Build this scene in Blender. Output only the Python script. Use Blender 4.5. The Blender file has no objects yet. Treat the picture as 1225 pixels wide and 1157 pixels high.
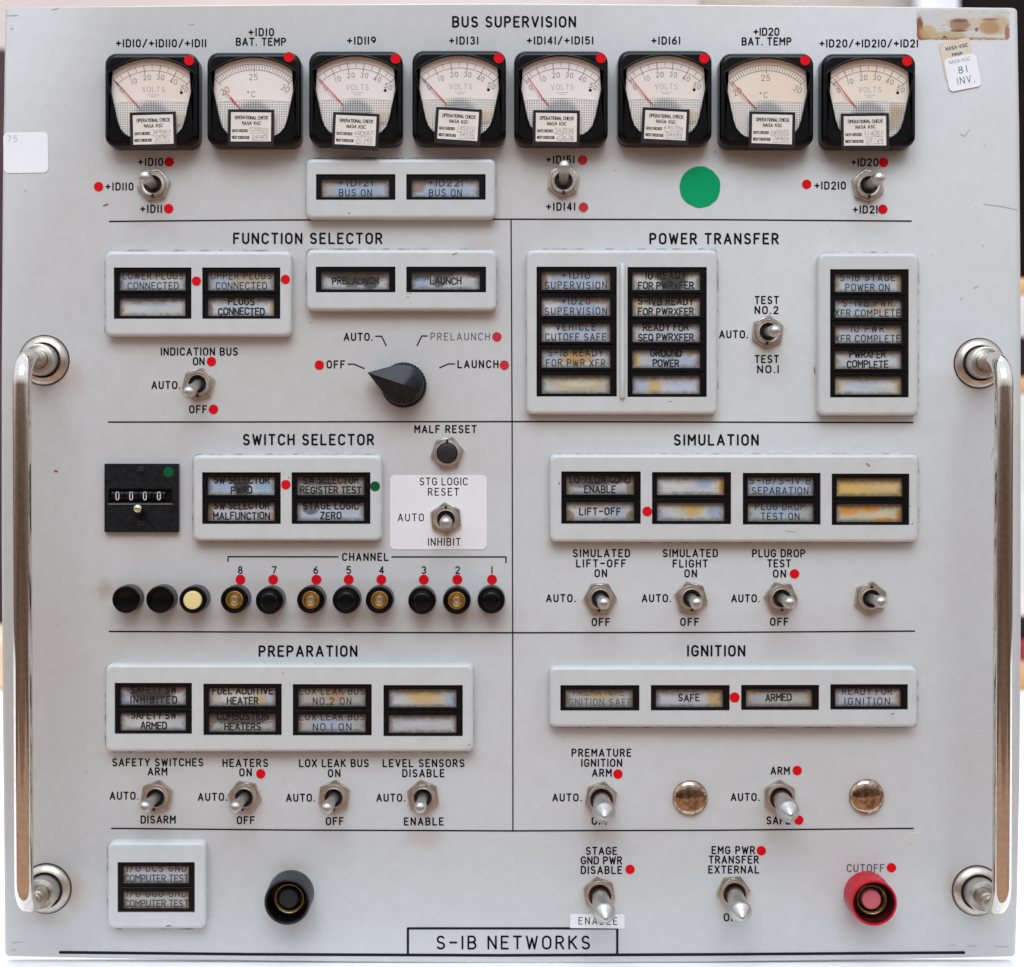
import bpy, math, random
from mathutils import Vector, Quaternion, Matrix
from mathutils.geometry import tessellate_polygon
random.seed(7)
SC = bpy.context.scene
COL = SC.collection
R = math.radians

# ------------------------------------------------------------------ camera
S = 0.0004                 # metres of panel per photo pixel
D = 0.72                   # camera to panel
VX, VY = 585.0, 525.0      # photo pixel straight in front of the camera
CX, CY = 612.5, 578.5

cam_d = bpy.data.cameras.new('camera')
cam = bpy.data.objects.new('camera', cam_d)
COL.objects.link(cam)
cam.location = ((VX - CX) * S, -D, (CY - VY) * S)
cam.rotation_euler = (R(90), 0, 0)
cam_d.sensor_width = 36
cam_d.lens = 36 * D / (1225 * S)
cam_d.shift_x = (CX - VX) / 1225
cam_d.shift_y = (VY - CY) / 1225
cam_d.clip_start = 0.02
cam_d.clip_end = 60
cam_d.dof.use_dof = True
cam_d.dof.focus_distance = D - 0.008
cam_d.dof.aperture_fstop = 9.0
SC.camera = cam

# ------------------------------------------------------------------ light
w = bpy.data.worlds.new('World')
SC.world = w
w.use_nodes = True
nt = w.node_tree
nt.nodes.clear()
out = nt.nodes.new('ShaderNodeOutputWorld')
bg = nt.nodes.new('ShaderNodeBackground')
bg.inputs['Strength'].default_value = 0.97
tc = nt.nodes.new('ShaderNodeTexCoord')
sx = nt.nodes.new('ShaderNodeSeparateXYZ')
nz = nt.nodes.new('ShaderNodeTexNoise')
nz.inputs['Scale'].default_value = 2.2
nz.inputs['Detail'].default_value = 3
nt.links.new(tc.outputs['Generated'], nz.inputs['Vector'])
nt.links.new(tc.outputs['Generated'], sx.inputs[0])
ma = nt.nodes.new('ShaderNodeMath'); ma.operation = 'MULTIPLY_ADD'
ma.inputs[1].default_value = 0.16
nt.links.new(nz.outputs['Fac'], ma.inputs[0])
# the sides are lighter than what stands straight in front of the panel
xx = nt.nodes.new('ShaderNodeMath'); xx.operation = 'MULTIPLY'
nt.links.new(sx.outputs['X'], xx.inputs[0]); nt.links.new(sx.outputs['X'], xx.inputs[1])
xz = nt.nodes.new('ShaderNodeMath'); xz.operation = 'MULTIPLY_ADD'; xz.inputs[1].default_value = 0.19
x4 = nt.nodes.new('ShaderNodeMath'); x4.operation = 'MULTIPLY'
nt.links.new(xx.outputs[0], x4.inputs[0]); nt.links.new(xx.outputs[0], x4.inputs[1])
nt.links.new(x4.outputs[0], xz.inputs[0]); nt.links.new(sx.outputs['Z'], xz.inputs[2])
nt.links.new(xz.outputs[0], ma.inputs[2])
mp = nt.nodes.new('ShaderNodeMapRange')
mp.inputs['From Min'].default_value = -0.92
mp.inputs['From Max'].default_value = 1.08
nt.links.new(ma.outputs[0], mp.inputs['Value'])
ra = nt.nodes.new('ShaderNodeValToRGB')
els = ra.color_ramp.elements
els[0].position = 0.0; els[0].color = (0.95, 0.62, 0.42, 1)
els[1].position = 1.0; els[1].color = (1.15, 1.3, 1.55, 1)
for p, c in ((0.2, (0.85, 0.5, 0.32, 1)), (0.33, (0.34, 0.2, 0.14, 1)), (0.47, (0.12, 0.078, 0.06, 1)),
             (0.57, (0.22, 0.17, 0.15, 1)), (0.68, (0.85, 0.86, 0.9, 1)), (0.8, (1.1, 1.16, 1.28, 1))):
    e = els.new(p); e.color = c
nt.links.new(mp.outputs[0], ra.inputs[0])
nt.links.new(ra.outputs[0], bg.inputs['Color'])
nt.links.new(bg.outputs[0], out.inputs[0])

def area(name, loc, target, sx_, sy_, power, col):
    l = bpy.data.lights.new(name, 'AREA')
    l.shape = 'RECTANGLE'; l.size = sx_; l.size_y = sy_
    l.energy = power; l.color = col
    o = bpy.data.objects.new(name, l); COL.objects.link(o)
    o.location = loc
    o.rotation_euler = (Vector(target) - Vector(loc)).to_track_quat('-Z', 'Y').to_euler()
    return o
area('soft_front_light', (-0.12, -2.2, 2.55), (0, 0, -0.1), 2.7, 1.7, 78.0, (0.84, 0.935, 1.0))  # large unseen area lamp, soft cool light from above and in front
area('overhead_light', (0.1, 0.75, 1.7), (0, 0.35, -0.23), 1.4, 1.0, 32.0, (0.93, 0.96, 1.0))

SC.view_settings.view_transform = 'Standard'
SC.view_settings.look = 'None'
SC.view_settings.exposure = 0.0
SC.view_settings.gamma = 1.0

# ------------------------------------------------------------------ placing
def P(px, py, h=0.0):
    """point at height h over the panel that stands where the photo shows it"""
    f = (D - h) / D
    x = (VX - CX) * S + (px - VX) * S * f
    z = (CY - VY) * S - (py - VY) * S * f
    return x, z
def K(h): return S * (D - h) / D

# ------------------------------------------------------------------ mesh collector: (x, y up the panel, h out of the panel)
class MB:
    def __init__(s): s.v = []; s.f = []; s.m = []
    def add(s, vs, fs, m=0):
        b = len(s.v); s.v += [tuple(v) for v in vs]
        for f in fs: s.f.append([b + i for i in f]); s.m.append(m)
    def loft(s, rings, m=0, cap0=False, cap1=True, closed=True):
        n = len(rings[0]); vs = [p for r in rings for p in r]; fs = []
        for k in range(len(rings) - 1):
            for i in range(n if closed else n - 1):
                j = (i + 1) % n
                fs.append([k*n + i, k*n + j, (k+1)*n + j, (k+1)*n + i])
        if cap0: fs.append(list(range(n))[::-1])
        if cap1: fs.append([(len(rings)-1)*n + i for i in range(n)])
        s.add(vs, fs, m)
    def prism(s, poly, h0, h1, m=0, cap0=False):
        s.loft([[(x, y, h0) for x, y in poly], [(x, y, h1) for x, y in poly]], m, cap0, True)
    def flat(s, poly, h, m=0): s.add([(x, y, h) for x, y in poly], [list(range(len(poly)))], m)
    def lathe(s, prof, cx=0, cy=0, n=40, m=0, cap1=True, knurl=None, a0=0):
        rings = []
        for r, h in prof:
            rg = []
            for i in range(n):
                a = a0 + 2*math.pi*i/n
                rr = r * (1 + (knurl if (knurl and i % 2) else 0))
                rg.append((cx + rr*math.cos(a), cy + rr*math.sin(a), h))
            rings.append(rg)
        s.loft(rings, m, False, cap1)
    def box(s, x0, y0, x1, y1, h0, h1, m=0): s.prism([(x0,y0),(x1,y0),(x1,y1),(x0,y1)], h0, h1, m, True)
    def holed(s, outer, holes, h, m=0):
        loops = [[Vector((x, y, 0)) for x, y in outer]] + [[Vector((x, y, 0)) for x, y in q] for q in holes]
        tris = tessellate_polygon(loops)
        pts = [p for l in loops for p in l]
        fs = []
        for t in tris:
            a, b, c = (pts[i] for i in t)
            cr = (b-a).cross(c-a).z
            fs.append(list(t) if cr > 0 else list(t)[::-1])
        s.add([(p.x, p.y, h) for p in pts], fs, m)
    def wall_in(s, poly, h1, h0, m=0):   # inner wall of a hole, facing inward
        n = len(poly)
        s.add([(x,y,h1) for x,y in poly] + [(x,y,h0) for x,y in poly],
              [[i, (i+1)%n, n+(i+1)%n, n+i] for i in range(n)], m)
    def stroke(s, pts, wd, h, m=0, caps=True):
        k = 0
        for a, b in zip(pts[:-1], pts[1:]):
            dx, dy = b[0]-a[0], b[1]-a[1]; l = math.hypot(dx, dy)
            if l < 1e-9: continue
            nx, ny = -dy/l*wd/2, dx/l*wd/2
            s.add([(a[0]-nx,a[1]-ny,h),(b[0]-nx,b[1]-ny,h),(b[0]+nx,b[1]+ny,h),(a[0]+nx,a[1]+ny,h)], [[0,1,2,3]], m)
        if caps:
            for q in pts:
                k += 1
                s.flat([(q[0]+wd/2*math.cos(t*math.pi/4), q[1]+wd/2*math.sin(t*math.pi/4)) for t in range(8)], h + 1e-6, m)
    def tube(s, path, r, n=16, m=0, cap=True):
        path = [Vector(p) for p in path]; rings = []
        t0 = (path[1]-path[0]).normalized()
        u = t0.orthogonal().normalized()
        for i, p in enumerate(path):
            a = path[max(i-1,0)]; b = path[min(i+1,len(path)-1)]
            t = (b-a).normalized()
            u = (u - t*u.dot(t)).normalized(); v = t.cross(u)
            rr = r[i] if isinstance(r, (list, tuple)) else r
            rings.append([tuple(p + (u*math.cos(2*math.pi*k/n) + v*math.sin(2*math.pi*k/n))*rr) for k in range(n)])
        s.loft(rings, m, cap, cap)
    def mesh(s, name, mats, sharp=38):
        me = bpy.data.meshes.new(name)
        me.from_pydata([(x, -h, y) for x, y, h in s.v], [], s.f)
        for mt in (mats if isinstance(mats, (list, tuple)) else [mats]): me.materials.append(mt)
        for p, mi in zip(me.polygons, s.m): p.material_index = mi; p.use_smooth = True
        me.set_sharp_from_angle(angle=R(sharp))
        me.update()
        return me
    def build(s, name, mats, parent=None, loc=None, sharp=38):
        o = bpy.data.objects.new(name, s.mesh(name, mats, sharp)); COL.objects.link(o)
        if parent: o.parent = parent
        if loc: o.location = loc
        return o

def rrect(x0, y0, x1, y1, r, n=6):
    x0, x1 = min(x0,x1), max(x0,x1); y0, y1 = min(y0,y1), max(y0,y1)
    pts = []
    for cx, cy, a in ((x1-r,y0+r,-90),(x1-r,y1-r,0),(x0+r,y1-r,90),(x0+r,y0+r,180)):
        for i in range(n+1):
            t = R(a + 90*i/n); pts.append((cx + r*math.cos(t), cy + r*math.sin(t)))
    return pts
def circ(cx, cy, r, n=40): return [(cx+r*math.cos(2*math.pi*i/n), cy+r*math.sin(2*math.pi*i/n)) for i in range(n)]

def thing(name, label, cat, x, z, group=None, h=0.0):
    o = bpy.data.objects.new(name, None); COL.objects.link(o)
    o.empty_display_size = 0.01
    o.location = (x, -h, z)
    tag(o, label, cat, group)
    return o
def tag(o, label, cat, group=None, kind=None):
    if label: o['label'] = label
    if cat: o['category'] = cat
    if group: o['group'] = group
    if kind: o['kind'] = kind
    return o

# ------------------------------------------------------------------ materials
def mat(name, col, rough=0.5, metal=0.0, coat=0.0, noise=None, bump=0.0, bscale=900, spec=0.5, col2=None, rvar=0.0):
    m = bpy.data.materials.new(name); m.use_nodes = True
    t = m.node_tree; b = t.nodes['Principled BSDF']
    b.inputs['Base Color'].default_value = (*col, 1)
    b.inputs['Roughness'].default_value = rough
    b.inputs['Metallic'].default_value = metal
    b.inputs['Coat Weight'].default_value = coat
    b.inputs['Coat Roughness'].default_value = 0.08
    b.inputs['Specular IOR Level'].default_value = spec
    if noise or bump or rvar:
        tc = t.nodes.new('ShaderNodeTexCoord')
    if noise:
        n = t.nodes.new('ShaderNodeTexNoise'); n.inputs['Scale'].default_value = noise
        n.inputs['Detail'].default_value = 6; n.inputs['Roughness'].default_value = 0.65
        t.links.new(tc.outputs['Object'], n.inputs['Vector'])
        r = t.nodes.new('ShaderNodeValToRGB')
        r.color_ramp.elements[0].position = 0.36; r.color_ramp.elements[1].position = 0.66
        r.color_ramp.elements[0].color = (*(col2 or tuple(c*0.7 for c in col)), 1)
        r.color_ramp.elements[1].color = (*col, 1)
        t.links.new(n.outputs['Fac'], r.inputs[0]); t.links.new(r.outputs[0], b.inputs['Base Color'])
    if rvar:
        n2 = t.nodes.new('ShaderNodeTexNoise'); n2.inputs['Scale'].default_value = 260
        n2.inputs['Detail'].default_value = 4
        t.links.new(tc.outputs['Object'], n2.inputs['Vector'])
        q = t.nodes.new('ShaderNodeMapRange')
        q.inputs['To Min'].default_value = max(rough - rvar, 0.02); q.inputs['To Max'].default_value = rough + rvar
        t.links.new(n2.outputs['Fac'], q.inputs['Value']); t.links.new(q.outputs[0], b.inputs['Roughness'])
    if bump:
        n3 = t.nodes.new('ShaderNodeTexNoise'); n3.inputs['Scale'].default_value = bscale
        n3.inputs['Detail'].default_value = 3
        t.links.new(tc.outputs['Object'], n3.inputs['Vector'])
        bp = t.nodes.new('ShaderNodeBump'); bp.inputs['Strength'].default_value = bump
        bp.inputs['Distance'].default_value = 0.0003
        t.links.new(n3.outputs['Fac'], bp.inputs['Height']); t.links.new(bp.outputs[0], b.inputs['Normal'])
    return m

def blobs_on(m, base_socket, coord, blobs, nscale, warp, softness=1.0):
    """stains: ellipses with ragged edges; (u, v, ru, rv, colour, strength, ragged)"""
    t = m.node_tree
    n = t.nodes.new('ShaderNodeTexNoise'); n.inputs['Scale'].default_value = nscale
    n.inputs['Detail'].default_value = 5; n.inputs['Roughness'].default_value = 0.6
    t.links.new(coord, n.inputs['Vector'])
    nf = t.nodes.new('ShaderNodeTexNoise'); nf.inputs['Scale'].default_value = nscale*2.6
    nf.inputs['Detail'].default_value = 8; nf.inputs['Roughness'].default_value = 0.75
    t.links.new(coord, nf.inputs['Vector'])
    cur = base_socket
    for (u, v, ru, rv, c, st, rag) in blobs:
        mpn = t.nodes.new('ShaderNodeMapping'); mpn.vector_type = 'POINT'
        # (p - centre) / radius
        mpn.inputs['Scale'].default_value = (1/ru, 0.0, 1/rv)
        mpn.inputs['Location'].default_value = (-u/ru, 0, -v/rv)
        t.links.new(coord, mpn.inputs['Vector'])
        ln = t.nodes.new('ShaderNodeVectorMath'); ln.operation = 'LENGTH'
        t.links.new(mpn.outputs[0], ln.inputs[0])
        ad = t.nodes.new('ShaderNodeMath'); ad.operation = 'MULTIPLY_ADD'
        ad.inputs[1].default_value = warp * rag * 2
        t.links.new((nf if rag > 1.1 else n).outputs['Fac'], ad.inputs[0]); t.links.new(ln.outputs['Value'], ad.inputs[2])
        mr = t.nodes.new('ShaderNodeMapRange'); mr.interpolation_type = 'SMOOTHSTEP'
        soft = (0.28 if rag > 0.8 else 0.55) * softness
        c0 = 1.0 + warp * rag
        mr.inputs['From Min'].default_value = c0 - soft; mr.inputs['From Max'].default_value = c0 + soft*0.4
        mr.inputs['To Min'].default_value = st; mr.inputs['To Max'].default_value = 0.0
        t.links.new(ad.outputs[0], mr.inputs['Value'])
        mx = t.nodes.new('ShaderNodeMix'); mx.data_type = 'RGBA'
        t.links.new(mr.outputs[0], mx.inputs[0]); t.links.new(cur, mx.inputs[6])
        mx.inputs[7].default_value = (*c, 1)
        cur = mx.outputs[2]
    return cur

def alpha_noise(name, col, scale, lo, hi, rough=0.7):
    m = mat(name, col, rough)
    t = m.node_tree; b = t.nodes['Principled BSDF']
    tc = t.nodes.new('ShaderNodeTexCoord'); n = t.nodes.new('ShaderNodeTexNoise')
    n.inputs['Scale'].default_value = scale; n.inputs['Detail'].default_value = 5
    t.links.new(tc.outputs['Object'], n.inputs['Vector'])
    r = t.nodes.new('ShaderNodeMapRange'); r.inputs['From Min'].default_value = lo; r.inputs['From Max'].default_value = hi
    r.inputs['To Max'].default_value = 0.62
    t.links.new(n.outputs['Fac'], r.inputs['Value']); t.links.new(r.outputs[0], b.inputs['Alpha'])
    return m

def glass_mat(name, tint=(1,1,1), gl=0.05):
    m = bpy.data.materials.new(name); m.use_nodes = True; t = m.node_tree; t.nodes.clear()
    o = t.nodes.new('ShaderNodeOutputMaterial'); mx = t.nodes.new('ShaderNodeMixShader')
    tr = t.nodes.new('ShaderNodeBsdfTransparent'); tr.inputs[0].default_value = (*tint, 1)
    g = t.nodes.new('ShaderNodeBsdfGlossy'); g.inputs['Roughness'].default_value = gl
    f = t.nodes.new('ShaderNodeLayerWeight'); f.inputs['Blend'].default_value = 0.5
    p = t.nodes.new('ShaderNodeMath'); p.operation = 'POWER'; p.inputs[1].default_value = 5
    q = t.nodes.new('ShaderNodeMath'); q.operation = 'MULTIPLY_ADD'; q.inputs[1].default_value = 0.85; q.inputs[2].default_value = 0.035
    t.links.new(f.outputs['Facing'], p.inputs[0]); t.links.new(p.outputs[0], q.inputs[0])
    t.links.new(q.outputs[0], mx.inputs[0]); t.links.new(tr.outputs[0], mx.inputs[1]); t.links.new(g.outputs[0], mx.inputs[2])
    t.links.new(mx.outputs[0], o.inputs[0])
    return m

M = {}
M['ink'] = mat('black_ink', (0.006, 0.006, 0.009), 0.6, spec=0.12)
M['ink_grey'] = mat('worn_ink', (0.11, 0.11, 0.12), 0.6)
M['line'] = mat('line_ink', (0.008, 0.009, 0.013), 0.6, spec=0.15)
M['legend'] = mat('legend_ink', (0.012, 0.012, 0.016), 0.6, spec=0.1)
M['legend_flaked'] = alpha_noise('flaking_legend_ink', (0.012, 0.012, 0.015), 620, 0.34, 0.50)
for nd in M['legend_flaked'].node_tree.nodes:
    if nd.type == 'MAP_RANGE': nd.inputs['To Min'].default_value = 0.45; nd.inputs['To Max'].default_value = 1.0
M['legend_mid'] = mat('printed_legend_ink', (0.05, 0.05, 0.056), 0.6, spec=0.1)
M['legend_faint'] = mat('faded_legend_ink', (0.10, 0.10, 0.11), 0.6)
M['pen'] = mat('pen_ink', (0.28, 0.26, 0.25), 0.7)
M['blue_ink'] = mat('blue_stamp_ink', (0.12, 0.17, 0.28), 0.7)
M['blue_ink_pale'] = mat('pale_stamp_ink', (0.38, 0.42, 0.55), 0.7)
M['bezel'] = mat('bezel_paint', (0.583, 0.60, 0.598), 0.36, coat=0.1, noise=110, col2=(0.548, 0.556, 0.548), bump=0.04, bscale=700)
M['black'] = mat('black_bakelite', (0.0012, 0.0013, 0.0018), 0.17, noise=220, col2=(0.0032, 0.0034, 0.0042), rvar=0.07, spec=0.2)
M['black_matte'] = mat('black_paint', (0.0035, 0.004, 0.0048), 0.5, noise=420, col2=(0.013, 0.014, 0.0155), bump=0.25, bscale=1600, spec=0.16)
M['holder'] = mat('window_holder_black', (0.0015, 0.0015, 0.002), 0.25, noise=500, col2=(0.005, 0.005, 0.006), spec=0.25)
M['hole'] = mat('hole_dark', (0.006, 0.006, 0.007), 0.6)
M['nickel'] = mat('worn_nickel', (0.66, 0.60, 0.53), 0.36, 1.0, noise=160, col2=(0.47, 0.40, 0.34), rvar=0.10)
M['nickel_lever'] = mat('satin_nickel', (0.60, 0.59, 0.56), 0.40, 1.0, noise=200, col2=(0.48, 0.46, 0.43), rvar=0.06)
M['chrome'] = mat('handle_nickel', (0.78, 0.74, 0.68), 0.085, 1.0, noise=420, col2=(0.66, 0.60, 0.53), rvar=0.035)
M['steel_lock'] = mat('satin_lever', (0.62, 0.61, 0.59), 0.36, 1.0, noise=260, col2=(0.50, 0.48, 0.45), rvar=0.08)
M['brass'] = mat('brass', (0.62, 0.42, 0.13), 0.3, 1.0, noise=500, col2=(0.45, 0.30, 0.10))
M['bronze'] = mat('tarnished_plug', (0.72, 0.55, 0.42), 0.10, 1.0, noise=260, col2=(0.20, 0.13, 0.08), rvar=0.08)
M['spring'] = mat('spring_bronze', (0.34, 0.21, 0.07), 0.4, 1.0, noise=500, col2=(0.18, 0.11, 0.05))
M['cream'] = mat('cream_button', (0.80, 0.66, 0.30), 0.35, coat=0.2)
M['dusty'] = mat('dusty_knurl', (0.13, 0.125, 0.12), 0.5, noise=900, col2=(0.02, 0.02, 0.021))
M['grey_button'] = mat('grey_rubber', (0.022, 0.024, 0.028), 0.42, noise=500, spec=0.3)
M['red'] = mat('red_sticker', (0.70, 0.002, 0.009), 0.6, noise=300, col2=(0.62, 0.002, 0.008), spec=0.12)
M['red_pale'] = mat('faded_red_sticker', (0.58, 0.035, 0.05), 0.6, noise=500, col2=(0.50, 0.02, 0.035), spec=0.15)
M['green'] = mat('green_sticker', (0.0, 0.33, 0.12), 0.6, noise=80, col2=(0.0, 0.31, 0.112), spec=0.12)
M['green_dark'] = mat('dark_green_sticker', (0.002, 0.085, 0.03), 0.6, spec=0.15)
M['red_plastic'] = mat('red_plastic', (0.52, 0.005, 0.020), 0.14, coat=0.2, noise=150, col2=(0.42, 0.004, 0.016), spec=0.3)
M['pink'] = mat('pink_button', (0.62, 0.13, 0.17), 0.45)
M['paper'] = mat('white_paper', (0.88, 0.89, 0.92), 0.6, noise=60, col2=(0.83, 0.84, 0.88))
M['paper_tag'] = mat('check_label_paper', (0.76, 0.72, 0.66), 0.6, noise=90, col2=(0.68, 0.63, 0.56))
M['paper_patch'] = mat('patch_paper', (0.78, 0.785, 0.79), 0.5, noise=40, col2=(0.75, 0.75, 0.755))
M['paper_old'] = mat('yellowed_paper', (0.74, 0.66, 0.56), 0.6, noise=200, col2=(0.68, 0.57, 0.42))
M['tape_edge'] = mat('label_border', (0.018, 0.013, 0.017), 0.22, noise=200)
M['needle'] = mat('red_needle', (0.62, 0.06, 0.07), 0.5)
M['needle_dark'] = mat('dark_needle', (0.12, 0.05, 0.05), 0.5)
M['dial_ink'] = mat('dial_ink', (0.24, 0.20, 0.20), 0.6)
M['dial_ink_pale'] = mat('pale_dial_ink', (0.42, 0.37, 0.37), 0.6)
M['glass'] = glass_mat('clear_cover')
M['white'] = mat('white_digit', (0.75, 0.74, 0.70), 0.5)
M['grime'] = alpha_noise('brown_grime', (0.15, 0.11, 0.085), 210, 0.46, 0.80)
M['rust'] = mat('rust_spot', (0.26, 0.09, 0.035), 0.8)
M['chip_brown'] = mat('chip_brown', (0.30, 0.24, 0.19), 0.7)
M['scratch'] = mat('scratch', (0.40, 0.40, 0.40), 0.6)

# painted panel with its stains (object coordinates = metres on the panel)
def panel_material():
    m = mat('grey_enamel', (0.54, 0.55, 0.57), 0.42, bump=0.06, bscale=1300)
    t = m.node_tree; b = t.nodes['Principled BSDF']
    tc = t.nodes.new('ShaderNodeTexCoord')
    n = t.nodes.new('ShaderNodeTexNoise'); n.inputs['Scale'].default_value = 9; n.inputs['Detail'].default_value = 8
    n.inputs['Roughness'].default_value = 0.55
    t.links.new(tc.outputs['Object'], n.inputs['Vector'])
    r = t.nodes.new('ShaderNodeValToRGB')
    e = r.color_ramp.elements
    e[0].position = 0.3; e[0].color = (0.540, 0.532, 0.522, 1)
    e[1].position = 0.7; e[1].color = (0.565, 0.577, 0.58, 1)
    t.links.new(n.outputs['Fac'], r.inputs[0])
    n2 = t.nodes.new('ShaderNodeTexNoise'); n2.inputs['Scale'].default_value = 130; n2.inputs['Detail'].default_value = 8
    n2.inputs['Roughness'].default_value = 0.75
    t.links.new(tc.outputs['Object'], n2.inputs['Vector'])
    mr = t.nodes.new('ShaderNodeMapRange'); mr.inputs['From Min'].default_value = 0.35; mr.inputs['From Max'].default_value = 0.66
    mr.inputs['To Min'].default_value = 0.17; mr.inputs['To Max'].default_value = 0.0
    t.links.new(n2.outputs['Fac'], mr.inputs['Value'])
    mx = t.nodes.new('ShaderNodeMix'); mx.data_type = 'RGBA'
    t.links.new(mr.outputs[0], mx.inputs[0]); t.links.new(r.outputs[0], mx.inputs[6])
    mx.inputs[7].default_value = (0.36, 0.32, 0.29, 1)
    st = []
    def s_(px, py, rx, ry, c, a, rag=1.0):
        x, z = P(px, py); st.append((x, z, rx*S, ry*S, c, a, rag))
    br = (0.42, 0.28, 0.20)
    s_(84, 450, 18, 26, br, .35); s_(86, 1066, 15, 26, (0.45,0.26,0.17), .55); s_(52, 1098, 30, 12, br, .3)
    s_(1140, 1060, 12, 26, br, .4); s_(1165, 455, 26, 12, br, .22); s_(1150, 420, 16, 30, br, .18)
    s_(340, 703, 230, 12, br, .28); s_(125, 706, 10, 16, (0.3,0.22,0.14), .45); s_(170, 705, 75, 16, br, .28)
    s_(510, 1004, 28, 12, br, .25); s_(475, 375, 120, 9, br, .25); s_(575, 295, 26, 8, br, .3)
    s_(720, 735, 24, 10, br, .2); s_(720, 1000, 26, 12, (0.36,0.29,0.26), .3); s_(880, 652, 220, 8, br, .22)
    s_(345, 905, 220, 8, br, .25); s_(880, 878, 215, 9, br, .28); s_(1040, 1100, 34, 16, (0.48,0.36,0.34), .3)
    s_(350, 1040, 26, 12, br, .25); s_(978, 460, 8, 30, br, .25); s_(480, 500, 40, 16, (0.40,0.37,0.36), .25)
    for a_ in ((187,955),(292,955),(400,955),(506,955),(719,960),(933,960),(717,1073),(878,1072),(718,718),(827,718),(935,718),(1042,718),(237,462),(919,399)):
        s_(a_[0], a_[1]+3, 25, 25, (0.36, 0.27, 0.20), .34)
    s_(826, 957, 26, 27, br, .3); s_(1038, 956, 26, 27, br, .3)
    s_(1020, 1098, 10, 14, (0.55,0.30,0.32), .3)
    cur = blobs_on(m, mx.outputs[2], tc.outputs['Object'], st, 95, 0.5, 3.2)
    t.links.new(cur, b.inputs['Base Color'])
    return m
M['panel'] = panel_material()

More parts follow.
